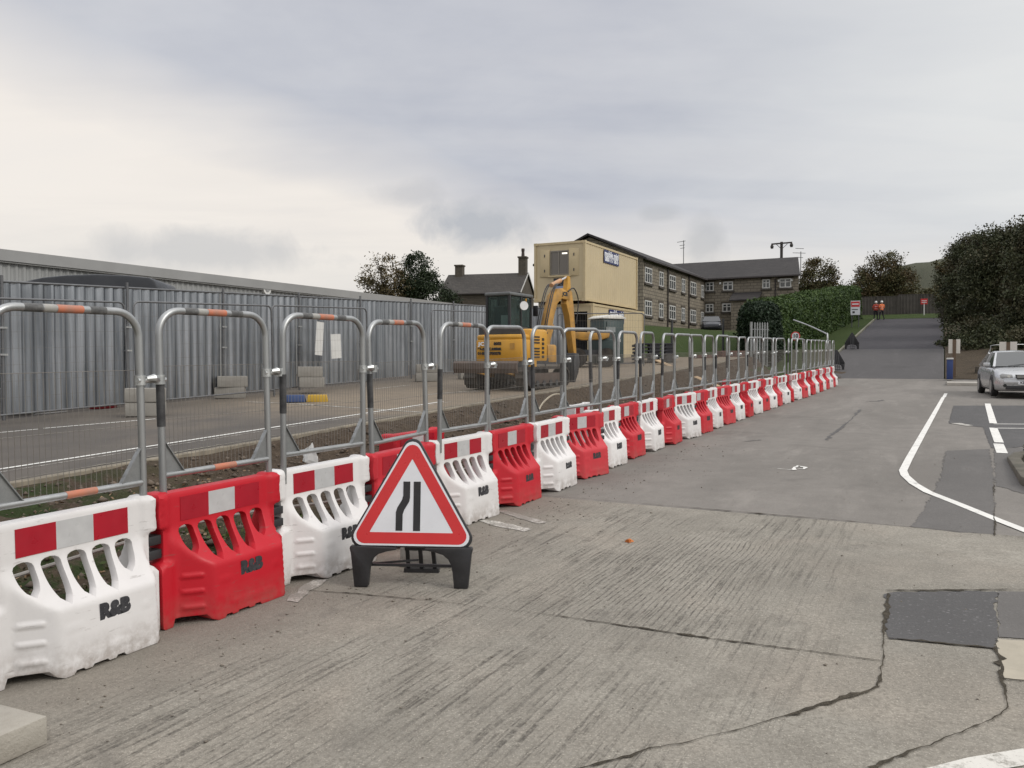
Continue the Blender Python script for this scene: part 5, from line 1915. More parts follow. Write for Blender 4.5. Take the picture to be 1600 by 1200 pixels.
def build_containers():
    q = at(914.5, 375, 35.5)
    z = q.z - 2.59
    container('site_cabin', 'upper cream steel site cabin with shuttered window and navy sign', (q.x, q.y, z), True)
    container('site_cabin', 'lower cream steel site cabin with open dark doorway and navy sign', (q.x + .35, q.y + .12, z - 2.69), False)
    for n, (a, b) in enumerate(((.4, .3), (.4, 2.1), (6.2, .3), (6.2, 2.1), (2.4, .2), (4.4, .2))):
        m = MB(); m.box((a, b, -.05), (.2, .14, .098))
        M2 = Matrix.Translation((q.x, q.y, z)) @ Matrix.Rotation(ROADYAW, 4, 'Z')
        o = m.build('packing_block', RUST)
        o.matrix_world = M2
        tag(o, 'dark packing block in the gap between the two site cabins', 'block', 'packing blocks between the cabins')
    # portable toilet
    q = at(948, 576, 32)
    gz = zyard(tp(q.x, q.y)[0])
    t = thing('portable_toilet', 'dark green portable toilet with white roof before the lower cabin', 'portable toilet', (q.x, q.y, gz), R(28))
    t.scale = (.94, .94, .86)
    GR = M('toilet_green', (.022, .042, .042), (.03, .052, .05), .5, scale=2)
    m = MB(); m.box2((-.5, -.5, .02), (.5, .5, 2.02)); m.build('cabin_body', GR, t, bevel=.03)
    for x in (-.3, -.1, .1, .3):
        m = MB(); m.box2((x - .03, -.512, .2), (x + .03, -.5, 1.0)); m.build('side_rib', GR, t)
        m = MB(); m.box2((.5, x - .03, .15), (.512, x + .03, 1.9)); m.build('side_rib', GR, t)
    m = MB(); m.prism([(-.56, 0), (.56, 0), (.56, .06), (.3, .17), (-.3, .17), (-.56, .06)], (0, .56, 2.02), (1, 0, 0), (0, 0, 1), 1.12); m.build('roof', M('toilet_white', (.66, .65, .6), None, .5), t, bevel=.02)
    m = MB(); m.box2((-.36, -.53, .12), (.36, -.505, 1.9)); d = m.build('door', GR, t, bevel=.008)
    m = MB(); m.box2((.2, -.545, 1.0), (.3, -.53, 1.12)); m.build('handle', PAPER, d)
    m = MB(); m.box2((-.4, -.54, 1.42), (.05, -.531, 1.66)); m.build('door_sign', M('grey_label', (.16, .18, .18), (.28, .3, .3), .5, scale=9), d)
    # dumper with yellow skip
    q = at(922, 560, 30)
    gz = zyard(tp(q.x, q.y)[0])
    t = thing('site_dumper', 'small yellow site dumper standing beside the green toilet', 'dumper', (q.x, q.y, gz), R(-6))
    m = MB(); m.prism([(-.62, 1.26), (.70, 1.22), (.68, 1.06), (.45, .98), (-.30, .96), (-.58, 1.04)], (0, .5, 0), (1, 0, 0), (0, 0, 1), 1.0); m.build('skip', YEL_OLD, t, bevel=.03)
    m = MB(); m.box2((-.6, -.35, .42), (.85, .35, .62)); m.build('chassis', STEEL_D, t)
    m = MB(); m.box2((.3, -.4, .0 + .3), (.85, .4, .98)); m.build('engine_box', M('dumper_green', (.03, .05, .048), None, .5), t, bevel=.03)
    for x in (-.45, .6):
        for s in (-1, 1):
            m = MB(); m.cyl((x, s * .36, .34), (x, s * .58, .34), .34, 18); m.build('wheel', RUBBER, t, smooth=40)
    # dark pallets piled up
    q = at(1021, 577, 33)
    gz = zyard(tp(q.x, q.y)[0]) - .05
    PAL = M('dark_boards', (.035, .037, .044), (.055, .055, .06), .8, scale=3)
    names = ['lowest', 'second from below', 'third from below', 'fourth from below', 'fifth from below', 'topmost']
    p0 = None
    for k in range(6):
        o = thing('pallet', f'dark plastic pallet, {names[k]} in the pile beyond the toilet', 'pallet', (q.x + random.uniform(-.03, .03), q.y + random.uniform(-.03, .03), gz + .135 * k), R(-4 + random.uniform(-2, 2)), 'dark pallets piled in the yard')
        for y in (-.5, -.25, 0, .25, .5):
            m = MB(); m.box2((-.72, y - .115, .085), (.72, y + .115, .13)); m.build('deck_board', PAL, o)
        for x in (-.62, 0, .62):
            m = MB(); m.box2((x - .2, -.58, .0), (x + .2, .58, .084)); m.build('bearer', PAL, o)
    # heap of pipes and scrap next to it
    for k, (u, v, Y, w, lab) in enumerate(((1062, 568, 34, 1.6, 'black plastic pipes lying beside the pallets, upper'), (1066, 573, 33.6, 1.7, 'black plastic pipes lying beside the pallets, middle'), (1070, 578, 33.2, 1.8, 'black plastic pipes lying beside the pallets, lower'))):
        q = at(u, v, Y); m = MB(); m.tube([(-w / 2, 0, 0), (w / 2, .3, .03)], .09, 12)
        tag(m.build('drain_pipe', PAL, loc=q, smooth=50), lab, 'pipe', 'black pipes in the yard')
    # brick stacks
    BR = mat_brick('red_brick_stack', (.17, .07, .05), (.12, .055, .042), (.09, .075, .065), .215, .075, .01)
    for k, (u, v, Y, w, h, lab) in enumerate(((1101, 572, 37, .95, .6, 'low stack of dark red bricks left of the hedge'), (1144, 570, 38.5, 1.3, .75, 'wider stack of red bricks nearer the hedge'))):
        q = at(u, v, Y); m = MB(); m.box((0, 0, h / 2), (w, .8, h))
        tag(m.build('brick_stack', BR, loc=(q.x, q.y, q.z - .1), rz=R(6), bevel=.02), lab, 'brick stack', 'stacks of bricks')
    m = MB(); q = at(1108, 548, 41); m.box((0, 0, 0), (2.1, .1, .55))
    # raw timber plank sloping down over the trench edge
    a, b = at(1026, 563, 31.5), at(1121, 604, 25)
    m = MB(); m.bar(a, b, .20, .05)
    tag(m.build('timber_plank', M('raw_timber', (.46, .33, .20), (.38, .26, .15), .8, scale=3), bevel=.006), 'long raw timber plank sloping from the yard into the trench', 'plank')
    # rubble heap edge by the fence end
    a, b = at(1060, 553, 38), at(1048, 549, 38)


# ------------------------------------------------------------------ houses
STONE = mat_brick('coursed_sandstone', (.275, .24, .187), (.215, .188, .148), (.11, .097, .078), .62, .27, .030)
STONE_D = mat_brick('dark_sandstone', (.115, .098, .075), (.09, .078, .062), (.065, .058, .048), .40, .18, .016)
SLATE = mat_brick('roof_slates', (.052, .047, .045), (.038, .035, .035), (.022, .02, .02), .32, .20, .012, rough=.75, stain=.5)
SLATE_C = mat_brick('cottage_slates', (.075, .068, .06), (.055, .05, .046), (.03, .028, .026), .34, .22, .012, rough=.8, stain=.6)
UPVC = M('white_window_frame', (.57, .57, .55), (.5, .5, .48), .45, scale=4)
SILL = M('dark_stone_sill', (.075, .065, .055), None, .9)
PIPE = M('dark_rainwater_pipe', (.03, .022, .02), None, .6)
WOODTRIM = M('white_bargeboard', (.5, .49, .46), None, .6)


def window(parent, o, ax, nrm, w, h, cols=2):
    """window whose sill centre is o; ax along the wall, nrm outwards"""
    o, ax, nrm = Vector(o), Vector(ax).normalized(), Vector(nrm).normalized()
    Mx = Matrix(((ax.x, nrm.x, 0, o.x), (ax.y, nrm.y, 0, o.y), (0, 0, 1, o.z), (0, 0, 0, 1)))
    f = MB(); f.M = Mx
    e = .09
    for a, b in (((-w / 2, -.02, 0), (-w / 2 + e, .05, h)), ((w / 2 - e, -.02, 0), (w / 2, .05, h)), ((-w / 2 + e, -.02, 0), (w / 2 - e, .05, e)), ((-w / 2 + e, -.02, h - e), (w / 2 - e, .05, h))):
        f.box2(a, b)
    for c in range(1, cols):
        x = -w / 2 + w * c / cols
        f.box2((x - .05, -.02, e), (x + .05, .045, h - e))
    f.box2((-w / 2 + e, -.02, h * .62 - .035), (w / 2 - e, .04, h * .62 + .035))
    fo = f.build('window', UPVC, parent)
    m = MB(); m.M = Mx; m.box2((-w / 2 + .04, -.015, .04), (w / 2 - .04, .012, h - .04)); m.build('pane', GLASS_G, fo)
    m = MB(); m.M = Mx; m.box2((-w / 2 - .15, -.02, -.17), (w / 2 + .15, .13, 0)); m.build('sill', SILL, fo)
    m = MB(); m.M = Mx; m.box2((-w / 2 - .15, -.02, h), (w / 2 + .15, .03, h + .2)); m.build('lintel', STONE_D, fo)
    return fo


def build_stone_block():
    gz = 4.3
    C = Vector((18.76, 80.6, 0))                     # the inner corner of the two wings
    a = Vector((RX, RY, 0)); b = Vector((RY, -RX, 0))   # a: along the road, b: towards it
    t = thing('stone_building', 'two storey L-shaped stone office building with slate roofs up the hill', 'building', (C.x, C.y, 0), ROADYAW)
    # local x = a, local y = -b
    EA, RA, W = 9.75, 11.75, 4.5
    LA = 18.6
    m = MB()
    # wing A gabled prism
    m.prism([(0, gz - 1), (W * 2, gz - 1), (W * 2, EA), (W, RA - .12), (0, EA)], (-LA, 0, 0), (0, 1, 0), (0, 0, 1), LA + 3)
    m.build('wall', STONE, t)
    m = MB()
    th = .16
    m.prism([(-.35, EA - .20), (W, RA), (2 * W + .35, EA - .20), (2 * W + .35, EA - .04), (W, RA + th), (-.35, EA - .04)], (-LA - .35, 0, 0), (0, 1, 0), (0, 0, 1), LA + 4.5)
    m.build('roof', SLATE, t)
    # wing B across the end: its long front faces the viewer
    LB = 8.75
    m = MB()
    m.prism([(0.02, gz - 1), (2 * W, gz - 1), (2 * W, EA), (W, RA - .12), (.02, EA)], (0, 0, 0), (1, 0, 0), (0, 0, 1), LB)
    m.v = [(x, y + (.19 * x if y < -1 else 0), z) for x, y, z in m.v]
    m.build('wall', STONE, t)
    m = MB()
    m.prism([(-.32, EA - .16), (W, RA + .02), (2 * W + .3, EA - .16), (2 * W + .3, EA), (W, RA + th + .02), (-.32, EA)], (0, 4.5, 0), (1, 0, 0), (0, 0, 1), LB + 4.5 + .1)
    m.v = [(x, y + (.19 * x if y < -1 else 0), z) for x, y, z in m.v]
    m.build('roof', SLATE, t)
    # gutters and down pipes
    m = MB(); m.tube([(-LA - .2, -.32, EA - .16), (0, -.32, EA - .16)], .07, 8); m.build('gutter', PIPE, t)
    m = MB(); m.tube([(-.30, .0, EA - .1), (-.30, -LB, EA - .1)], .07, 8); m.build('gutter', PIPE, t)
    Yu = lambda u: 23.3 / (.5218 - (u - 800) / FPX)
    for u in (1041.5, 1074.5):
        y = Yu(u); s = (y - 80.6) / RY
        m = MB(); m.tube([(s, -.09, gz), (s, -.09, EA - .2)], .06, 8); m.build('down_pipe', PIPE, t)
    for u, w in ((1012, 1.7), (1032, 1.05), (1049.5, 1.8), (1066.5, 1.0), (1082, 1.9), (1096.5, .95)):
        s = (Yu(u) - 80.6) / RY
        for z0, h in ((7.86, 1.22), (5.30, 1.2)):
            window(t, (s, -.005, z0), (1, 0, 0), (0, -1, 0), w, h, 3 if w > 1.5 else 2)

    def Lu(u):
        q = (u - 800) / FPX
        return (80.6 * q - 18.76) / (.8866 + .4626 * q)
    for u, z0, w, h in ((1108, 8.55, .8, .85), (1136.5, 8.55, .95, .85), (1196, 8.6, .7, .85), (1226, 8.6, 1.05, .85), (1108, 6.5, .75, .8), (1135, 6.5, .85, .8)):
        window(t, (.016, -Lu(u), z0), (0, -1, 0), (-1, 0, 0), w, h, 2)
    m = MB(); l = -Lu(1210.5); m.tube([(-.08, l, gz), (-.08, l, EA - .3)], .06, 8); m.build('down_pipe', PIPE, t)
    # little security lamps under the eaves
    for u in (1125, 1216, 1236):
        l = -Lu(u); m = MB(); m.box((-.1, l, 9.25), (.16, .16, .2)); m.build('wall_lamp', UPVC, t)
    # lean-to porch
    l0, l1 = -Lu(1147), -Lu(1187)
    m = MB(); m.box2((-1.5, l1, gz - 1), (-.01, l0, 7.45)); m.build('porch_wall', STONE, t)
    m = MB(); m.prism([(-1.7, 7.4), (-.005, 8.2), (-.005, 8.32), (-1.7, 7.52)], (0, l0 + .15, 0), (1, 0, 0), (0, 0, 1), l0 - l1 + .3); m.build('porch_roof', SLATE, t)
    # aerial masts
    for nm, q, h in (('aerial', at(1068, 411, 88), 2.4),):
        w = t.matrix_world
        p = Matrix.Translation(C) @ Matrix.Rotation(ROADYAW, 4, 'Z')
        c = p.inverted() @ q
        m = MB(); m.tube([(c.x, c.y, q.z - .3), (c.x, c.y, q.z + h)], .04, 6)
        for z, k in ((h - .1, .8), (h - .5, .5), (h - .8, .4)):
            m.tube([(c.x + .5 * k, c.y + k, q.z + z), (c.x - .2 * k, c.y - .3 * k, q.z + z)], .03, 5)
        m.build('aerial', STEEL_TUBE, t)
    # grey concrete end of the gable, with vent
    return t


def build_cottage():
    O = at(703, 470, 90)
    Rt = at(812, 470, 88)
    ax = Vector((Rt.x - O.x, Rt.y - O.y, 0)); L = ax.length
    yaw = math.atan2(ax.y, ax.x)
    t = thing('stone_cottage', 'old dark stone cottage with slate roof and two chimneys', 'house', (O.x, O.y, 0), yaw)
    ez, rz, W, gz = 9.1, 11.35, 6.5, 3.5
    m = MB(); m.prism([(0, gz), (W, gz), (W, ez), (W / 2, rz - .12), (0, ez)], (-1.2, 0, 0), (0, 1, 0), (0, 0, 1), L + 1.2); m.build('wall', STONE_D, t)
    m = MB(); m.prism([(-.25, ez - .16), (W / 2, rz), (W + .25, ez - .16), (W + .25, ez - .02), (W / 2, rz + .15), (-.25, ez - .02)], (-1.3, 0, 0), (0, 1, 0), (0, 0, 1), L + 1.45)
    r = m.build('roof', SLATE_C, t)
    # bargeboards at the right gable
    for s in (0, 1):
        y0 = -.25 if s == 0 else W + .25
        m = MB(); m.bar((L + .18, y0, ez - .06), (L + .18, W / 2, rz + .10), .05, .16); m.build('bargeboard', WOODTRIM, t)
    for x, h, pots in ((0.05, 1.05, 0), (L - .45, 1.75, 1)):
        m = MB(); m.box2((x - .42, W / 2 - .45, rz - .6), (x + .42, W / 2 + .45, rz + h)); m.box2((x - .5, W / 2 - .53, rz + h), (x + .5, W / 2 + .53, rz + h + .16)); c = m.build('chimney', STONE_D, r)
        if pots:
            m = MB(); m.lathe([(.2, 0), (.16, .5), (.2, .75), (.17, .9)], (x, W / 2, rz + h + .16), 12); m.build('chimney_pot', M('dark_clay', (.06, .045, .04), None, .8), r)
    for x in (L * .66,):
        window(t, (x, -.005, 7.2), (1, 0, 0), (0, -1, 0), .9, 1.1, 2)
    m = MB(); m.tube([(-1.2, -.2, ez - .1), (L, -.2, ez - .1)], .07, 8); m.build('gutter', PIPE, t)
    m = MB(); m.tube([(L * .81, -.08, gz), (L * .81, -.08, ez - .1)], .06, 8); m.build('down_pipe', M('grey_pipe', (.3, .3, .29), None, .6), t)


# ------------------------------------------------------------------ trees
BARK = M('bark', (.06, .048, .038), (.035, .03, .025), .95, scale=5, bump=.5)
LEAF_AUT = mat_leaf('autumn_leaf', (.052, .060, .022), (.085, .068, .026), (.078, .046, .020))
LEAF_THIN = mat_leaf('thin_autumn_leaf', (.085, .072, .035), (.12, .088, .042), (.07, .06, .03))
LEAF_DARK = mat_leaf('dark_leaf', (.018, .03, .014), (.03, .042, .018))
LEAF_MASS = mat_leaf('belt_leaf', (.038, .048, .022), (.064, .068, .032), (.075, .058, .032))
LEAF_HEDGE = mat_leaf('hedge_leaf', (.040, .074, .015), (.060, .094, .022), (.032, .060, .014))
LEAF_CON = mat_leaf('conifer_hedge_leaf', (.010, .022, .010), (.018, .034, .014))


def tree(name, label, cat, base, blobs, n, leaf, mat, trunk_r=.16, clump=.35, clumps=60, group=None, limbs=9, surf=.55):
    """blobs: (x, y, z, rx, ry, rz) ellipsoids of crown, relative to the base"""
    t = thing(name, label, cat, base, 0, group)
    vol = np.array([b[3] * b[4] * b[5] for b in blobs]) ** .67
    cen = []
    for b, k in zip(blobs, np.maximum(3, (clumps * vol / vol.sum()).astype(int))):
        d = RNG.normal(size=(k, 3)); d /= np.linalg.norm(d, axis=1)[:, None]
        r = RNG.uniform(surf, 1.0, (k, 1)) ** .6
        cen.append(np.array(b[:3]) + d * r * np.array(b[3:]))
    cen = np.concatenate(cen)
    cen[:, 2] = np.maximum(cen[:, 2], .25)
    m = MB()
    top = max(b[2] for b in blobs)
    j = [Vector((0, 0, -.4))]
    for k in range(1, 6):
        j.append(Vector((random.gauss(0, .06) * k, random.gauss(0, .06) * k, top * k / 5)))
    m.tube(j, [trunk_r * (1.25 - .2 * k) for k in range(6)], 8)
    order = RNG.permutation(len(cen))[:limbs]
    for i in order:
        c = Vector(cen[i])
        k = random.randint(1, 4)
        s = j[k]
        mid = s.lerp(c, .5) + Vector((0, 0, .12 * (c - s).length))
        m.tube([s, mid, c], [trunk_r * .45, trunk_r * .26, trunk_r * .08], 5)
        for q in range(2):
            e = c + Vector((random.gauss(0, .5), random.gauss(0, .5), random.uniform(0, .7))) * clump * 2
            m.tube([mid.lerp(c, .6), e], [trunk_r * .14, trunk_r * .04], 4)
    m.build('trunk', BARK, t, smooth=60)
    wts = RNG.uniform(.4, 1.6, len(cen)); wts /= wts.sum()
    pick = RNG.choice(len(cen), n, p=wts)
    size = clump * RNG.uniform(.6, 1.4, len(cen))
    C = cen[pick] + np.clip(RNG.normal(size=(n, 3)), -1.9, 1.9) * size[pick][:, None] * np.array([1, 1, .75])
    o = link('crown', leaves_mesh('crown', C, leaf, mat), t)
    return t


def build_trees():
    g = 'trees behind the yard'
    def put(u, Y, z):
        q = at(u, 600, Y)
        return Vector((q.x, q.y, z))
    tree('autumn_tree', 'thin-leaved autumn tree behind the warehouse roof, left of the dark one', 'tree', put(603, 62, 2.6), [(0, 0, 5.2, 1.75, 1.7, 1.9), (-.8, 0, 4.4, 1.2, 1.2, 1.2), (.7, 0, 4.5, 1.3, 1.2, 1.3), (0, 0, 3.2, 1.3, 1.3, 1.0)], 9000, .075, LEAF_THIN, .14, .28, 120, g, 40)
    tree('dark_tree', 'dark evergreen tree beside the thin-leaved autumn tree', 'tree', put(653, 63, 2.8), [(0, 0, 6.0, 1.0, 1.0, 1.25), (.0, 0, 4.6, 1.7, 1.5, 1.3), (.7, 0, 3.6, 1.9, 1.5, 1.3)], 17000, .075, LEAF_DARK, .16, .30, 120, g, 14)
    tree('dark_bush', 'dark evergreen bush at the left end of the old cottage', 'bush', put(694, 64, 2.9), [(0, 0, 2.9, 1.1, 1.1, 1.5), (.6, 0, 1.6, 1.3, 1.1, 1.2), (-.9, 0, 2.0, 1.2, 1.1, 1.3)], 13000, .075, LEAF_DARK, .12, .28, 80, g, 8)
    tree('autumn_tree', 'leafy autumn tree beyond the right end of the stone building', 'tree', put(1277, 88, 5.6), [(0, 0, 5.0, 1.9, 1.9, 1.9), (-.5, 0, 3.4, 2.0, 1.9, 1.6), (1.5, 0, 3.0, 1.2, 1.2, 1.6), (-1.3, 0, 2.8, 1.2, 1.2, 1.3)], 14000, .10, LEAF_AUT, .18, .34, 110, g, 20)
    tree('autumn_tree', 'spreading reddish autumn tree behind the fence at the road top', 'tree', put(1378, 94, 6.2), [(0, 0, 5.6, 2.6, 2.4, 2.3), (-2.0, 0, 4.0, 1.8, 1.8, 1.7), (2.2, 0, 4.1, 1.9, 1.8, 1.7), (0, 0, 3.0, 3.2, 2.4, 1.8), (-1.0, -.5, 1.6, 2.0, 1.5, 1.2), (2.6, 0, 2.2, 1.6, 1.5, 1.3)], 34000, .10, LEAF_AUT, .25, .42, 210, g, 26, surf=.3)
    tree('hedgerow_bush', 'low green bush under the reddish tree at the road top', 'bush', put(1440, 98, 6.4), [(0, 0, 2.0, 2.3, 1.8, 2.0), (1.9, 0, 2.9, 1.7, 1.6, 2.3), (-1.9, 0, 1.3, 1.8, 1.6, 1.3)], 17000, .10, LEAF_AUT, .12, .38, 90, g, 8, surf=.3)
    # the tall belt on the right of the hill road
    g2 = 'tall dense trees right of the hill road'
    for (u, Y, z, s, n, lab) in ((1478, 74, 4.7, 1.0, 0, 'farthest dense tree of the belt right of the hill road'), (1516, 64, 3.6, 1.25, 1, 'second dense tree of the belt right of the hill road, counted from the top'),
                                 (1562, 54, 2.2, 1.25, 2, 'tallest dense tree of the belt right of the hill road'), (1634, 47, 1.4, 1.2, 3, 'nearest dense tree of the belt at the right edge')):
        if n == 0:
            bl = [(1.0, 0, 4.6, 1.5, 1.8, 1.8), (1.4, 0, 6.6, 1.1, 1.2, 1.2), (.9, 0, 2.4, 1.5, 1.8, 2.0), (1.3, 0, .9, 1.5, 1.6, 1.0)]
        elif n == 1:
            bl = [(.4, 0, 5.6, 1.9, 2.0, 1.7), (.2, 0, 7.2, 1.2, 1.3, .9), (0, 0, 3.4, 2.1, 2.2, 2.0), (0, 0, 1.2, 2.0, 2.0, 1.3)]
        elif n == 2:
            bl = [(0, 0, 6.0, 2.1, 2.1, 1.8), (.3, 0, 7.3, 1.7, 1.5, 1.0), (-.2, 0, 3.8, 2.2, 2.2, 2.0), (0, 0, 1.5, 2.1, 2.1, 1.4), (-1.5, 0, 4.8, 1.1, 1.2, 1.1)]
        else:
            bl = [(0, 0, 6.0, 2.2, 2.1, 2.0), (0, 0, 7.4, 1.8, 1.6, 1.0), (-.2, 0, 3.6, 2.4, 2.2, 2.0), (0, 0, 1.3, 2.3, 2.1, 1.4)]
        tree('dense_tree', lab, 'tree', put(u, Y, z), bl, 52000, .075, LEAF_MASS, .22, .33, 300, g2, 14, surf=.3)
    for (u, Y, z, lab) in ((1508, 50, 1.6, 'low bush at the foot of the belt near the white boards'), (1545, 46, 1.3, 'low bush at the foot of the belt behind the silver car'), (1600, 43, 1.0, 'low bush at the foot of the belt at the right edge'), (1572, 48, 1.6, 'low bush at the foot of the belt between the two pairs of white boards'), (1535, 52, 1.9, 'low bush deep in the belt above the blue bin')):
        tree('low_bush', lab, 'bush', put(u, Y, z), [(.2, .5, 1.1, 1.6, 1.3, 1.5), (1.3, .8, 1.0, 1.5, 1.2, 1.4)], 16000, .07, LEAF_MASS, .06, .26, 90, g2, 5, surf=.3)
    tree('wispy_sapling', 'wispy sapling sticking out left of the tree belt', 'tree', put(1470, 70, 4.3), [(0, 0, 5.6, .5, .5, .6), (.4, 0, 4.6, .6, .5, .8), (-.1, 0, 3.4, .45, .5, .7)], 700, .11, LEAF_AUT, .06, .25, 18, g2, 10)


def hedge(name, label, t0, t1, p0, p1, h0, h1, mat, core, n, leaf, lean=0.0):
    """clipped hedge between road coordinates; h0, h1 height at its near and far ends"""
    t = thing(name, label, 'hedge', (*xy((t0 + t1) / 2, (p0 + p1) / 2), 0))
    o = t.location
    from mathutils import noise as mn
    nt, npn, nz = int((t1 - t0) / .5), 6, 8
    gl = lambda tt: zland(tt, (p0 + p1) / 2)
    H = lambda tt: h0 + (h1 - h0) * (tt - t0) / (t1 - t0) - gl(tt) + .2
    m = MB()
    vs, fs = [], []
    sec = [(1, 0), (1, .25), (1, .5), (.98, .75), (.93, .93), (.75, 1), (.5, 1.02), (.25, 1), (.07, .93), (.02, .75), (0, .5), (0, .25), (0, 0)]
    for i in range(nt + 1):
        tt = t0 + (t1 - t0) * i / nt
        e = min(1, .55 + min(i, nt - i) * .3)
        for a, b in sec:
            p = (p0 + p1) / 2 + (a - .5) * (p1 - p0) * e + lean * i / nt
            k = mn.fractal(Vector((tt * .45, p * .45, b * 2)), 1, 2, 3) * .22
            x, y = xy(tt, p + k * (1 if a > .5 else -1))
            vs.append((x - o.x, y - o.y, gl(tt) - .2 + (H(tt) * b * (.8 + .2 * e)) + k * .8 * b))
    S = len(sec)
    for i in range(nt):
        for j in range(S - 1):
            fs.append((i * S + j, i * S + j + 1, (i + 1) * S + j + 1, (i + 1) * S + j))
    fs.append(tuple(range(S))); fs.append(tuple(range(nt * S, nt * S + S))[::-1])
    m.add(vs, fs)
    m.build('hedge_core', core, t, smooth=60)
    # leaves over the surface
    V = np.array(vs); Q = np.array(fs[:-2])
    a, b, c, d = (V[Q[:, i]] for i in range(4))
    ar = np.linalg.norm(np.cross(c - a, d - b), axis=1)
    k = RNG.choice(len(Q), n, p=ar / ar.sum())
    s, q = RNG.random((n, 1)), RNG.random((n, 1))
    P = (a[k] * (1 - s) + b[k] * s) * (1 - q) + (d[k] * (1 - s) + c[k] * s) * q
    P += RNG.normal(size=(n, 3)) * .07
    ends = []
    for e in (0, nt):                       # both ends too
        row = V[e * S:(e + 1) * S]
        c = row.mean(0)
        q = RNG.integers(0, S - 1, n // 12)
        r1, r2 = RNG.random((n // 12, 1)) ** .5, RNG.random((n // 12, 1))
        ends.append(c + ((row[q] * (1 - r2) + row[q + 1] * r2) - c) * r1 + RNG.normal(size=(n // 12, 3)) * .07)
    P = np.concatenate([P] + ends)
    link('hedge_leaves', leaves_mesh('hedge_leaves', P, leaf, mat), t)
    return t


def build_hedges():
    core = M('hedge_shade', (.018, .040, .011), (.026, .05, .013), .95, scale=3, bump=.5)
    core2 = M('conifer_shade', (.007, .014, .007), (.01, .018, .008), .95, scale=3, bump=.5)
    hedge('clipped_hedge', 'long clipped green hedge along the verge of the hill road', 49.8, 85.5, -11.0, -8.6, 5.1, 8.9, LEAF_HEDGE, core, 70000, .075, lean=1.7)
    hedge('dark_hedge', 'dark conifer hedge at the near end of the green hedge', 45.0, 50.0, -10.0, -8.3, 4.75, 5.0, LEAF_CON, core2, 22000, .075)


# ------------------------------------------------------------------ small things up the road
def post(m, x, y, z0, z1, r=.03):
    m.tube([(x, y, z0), (x, y, z1)], r, 8)


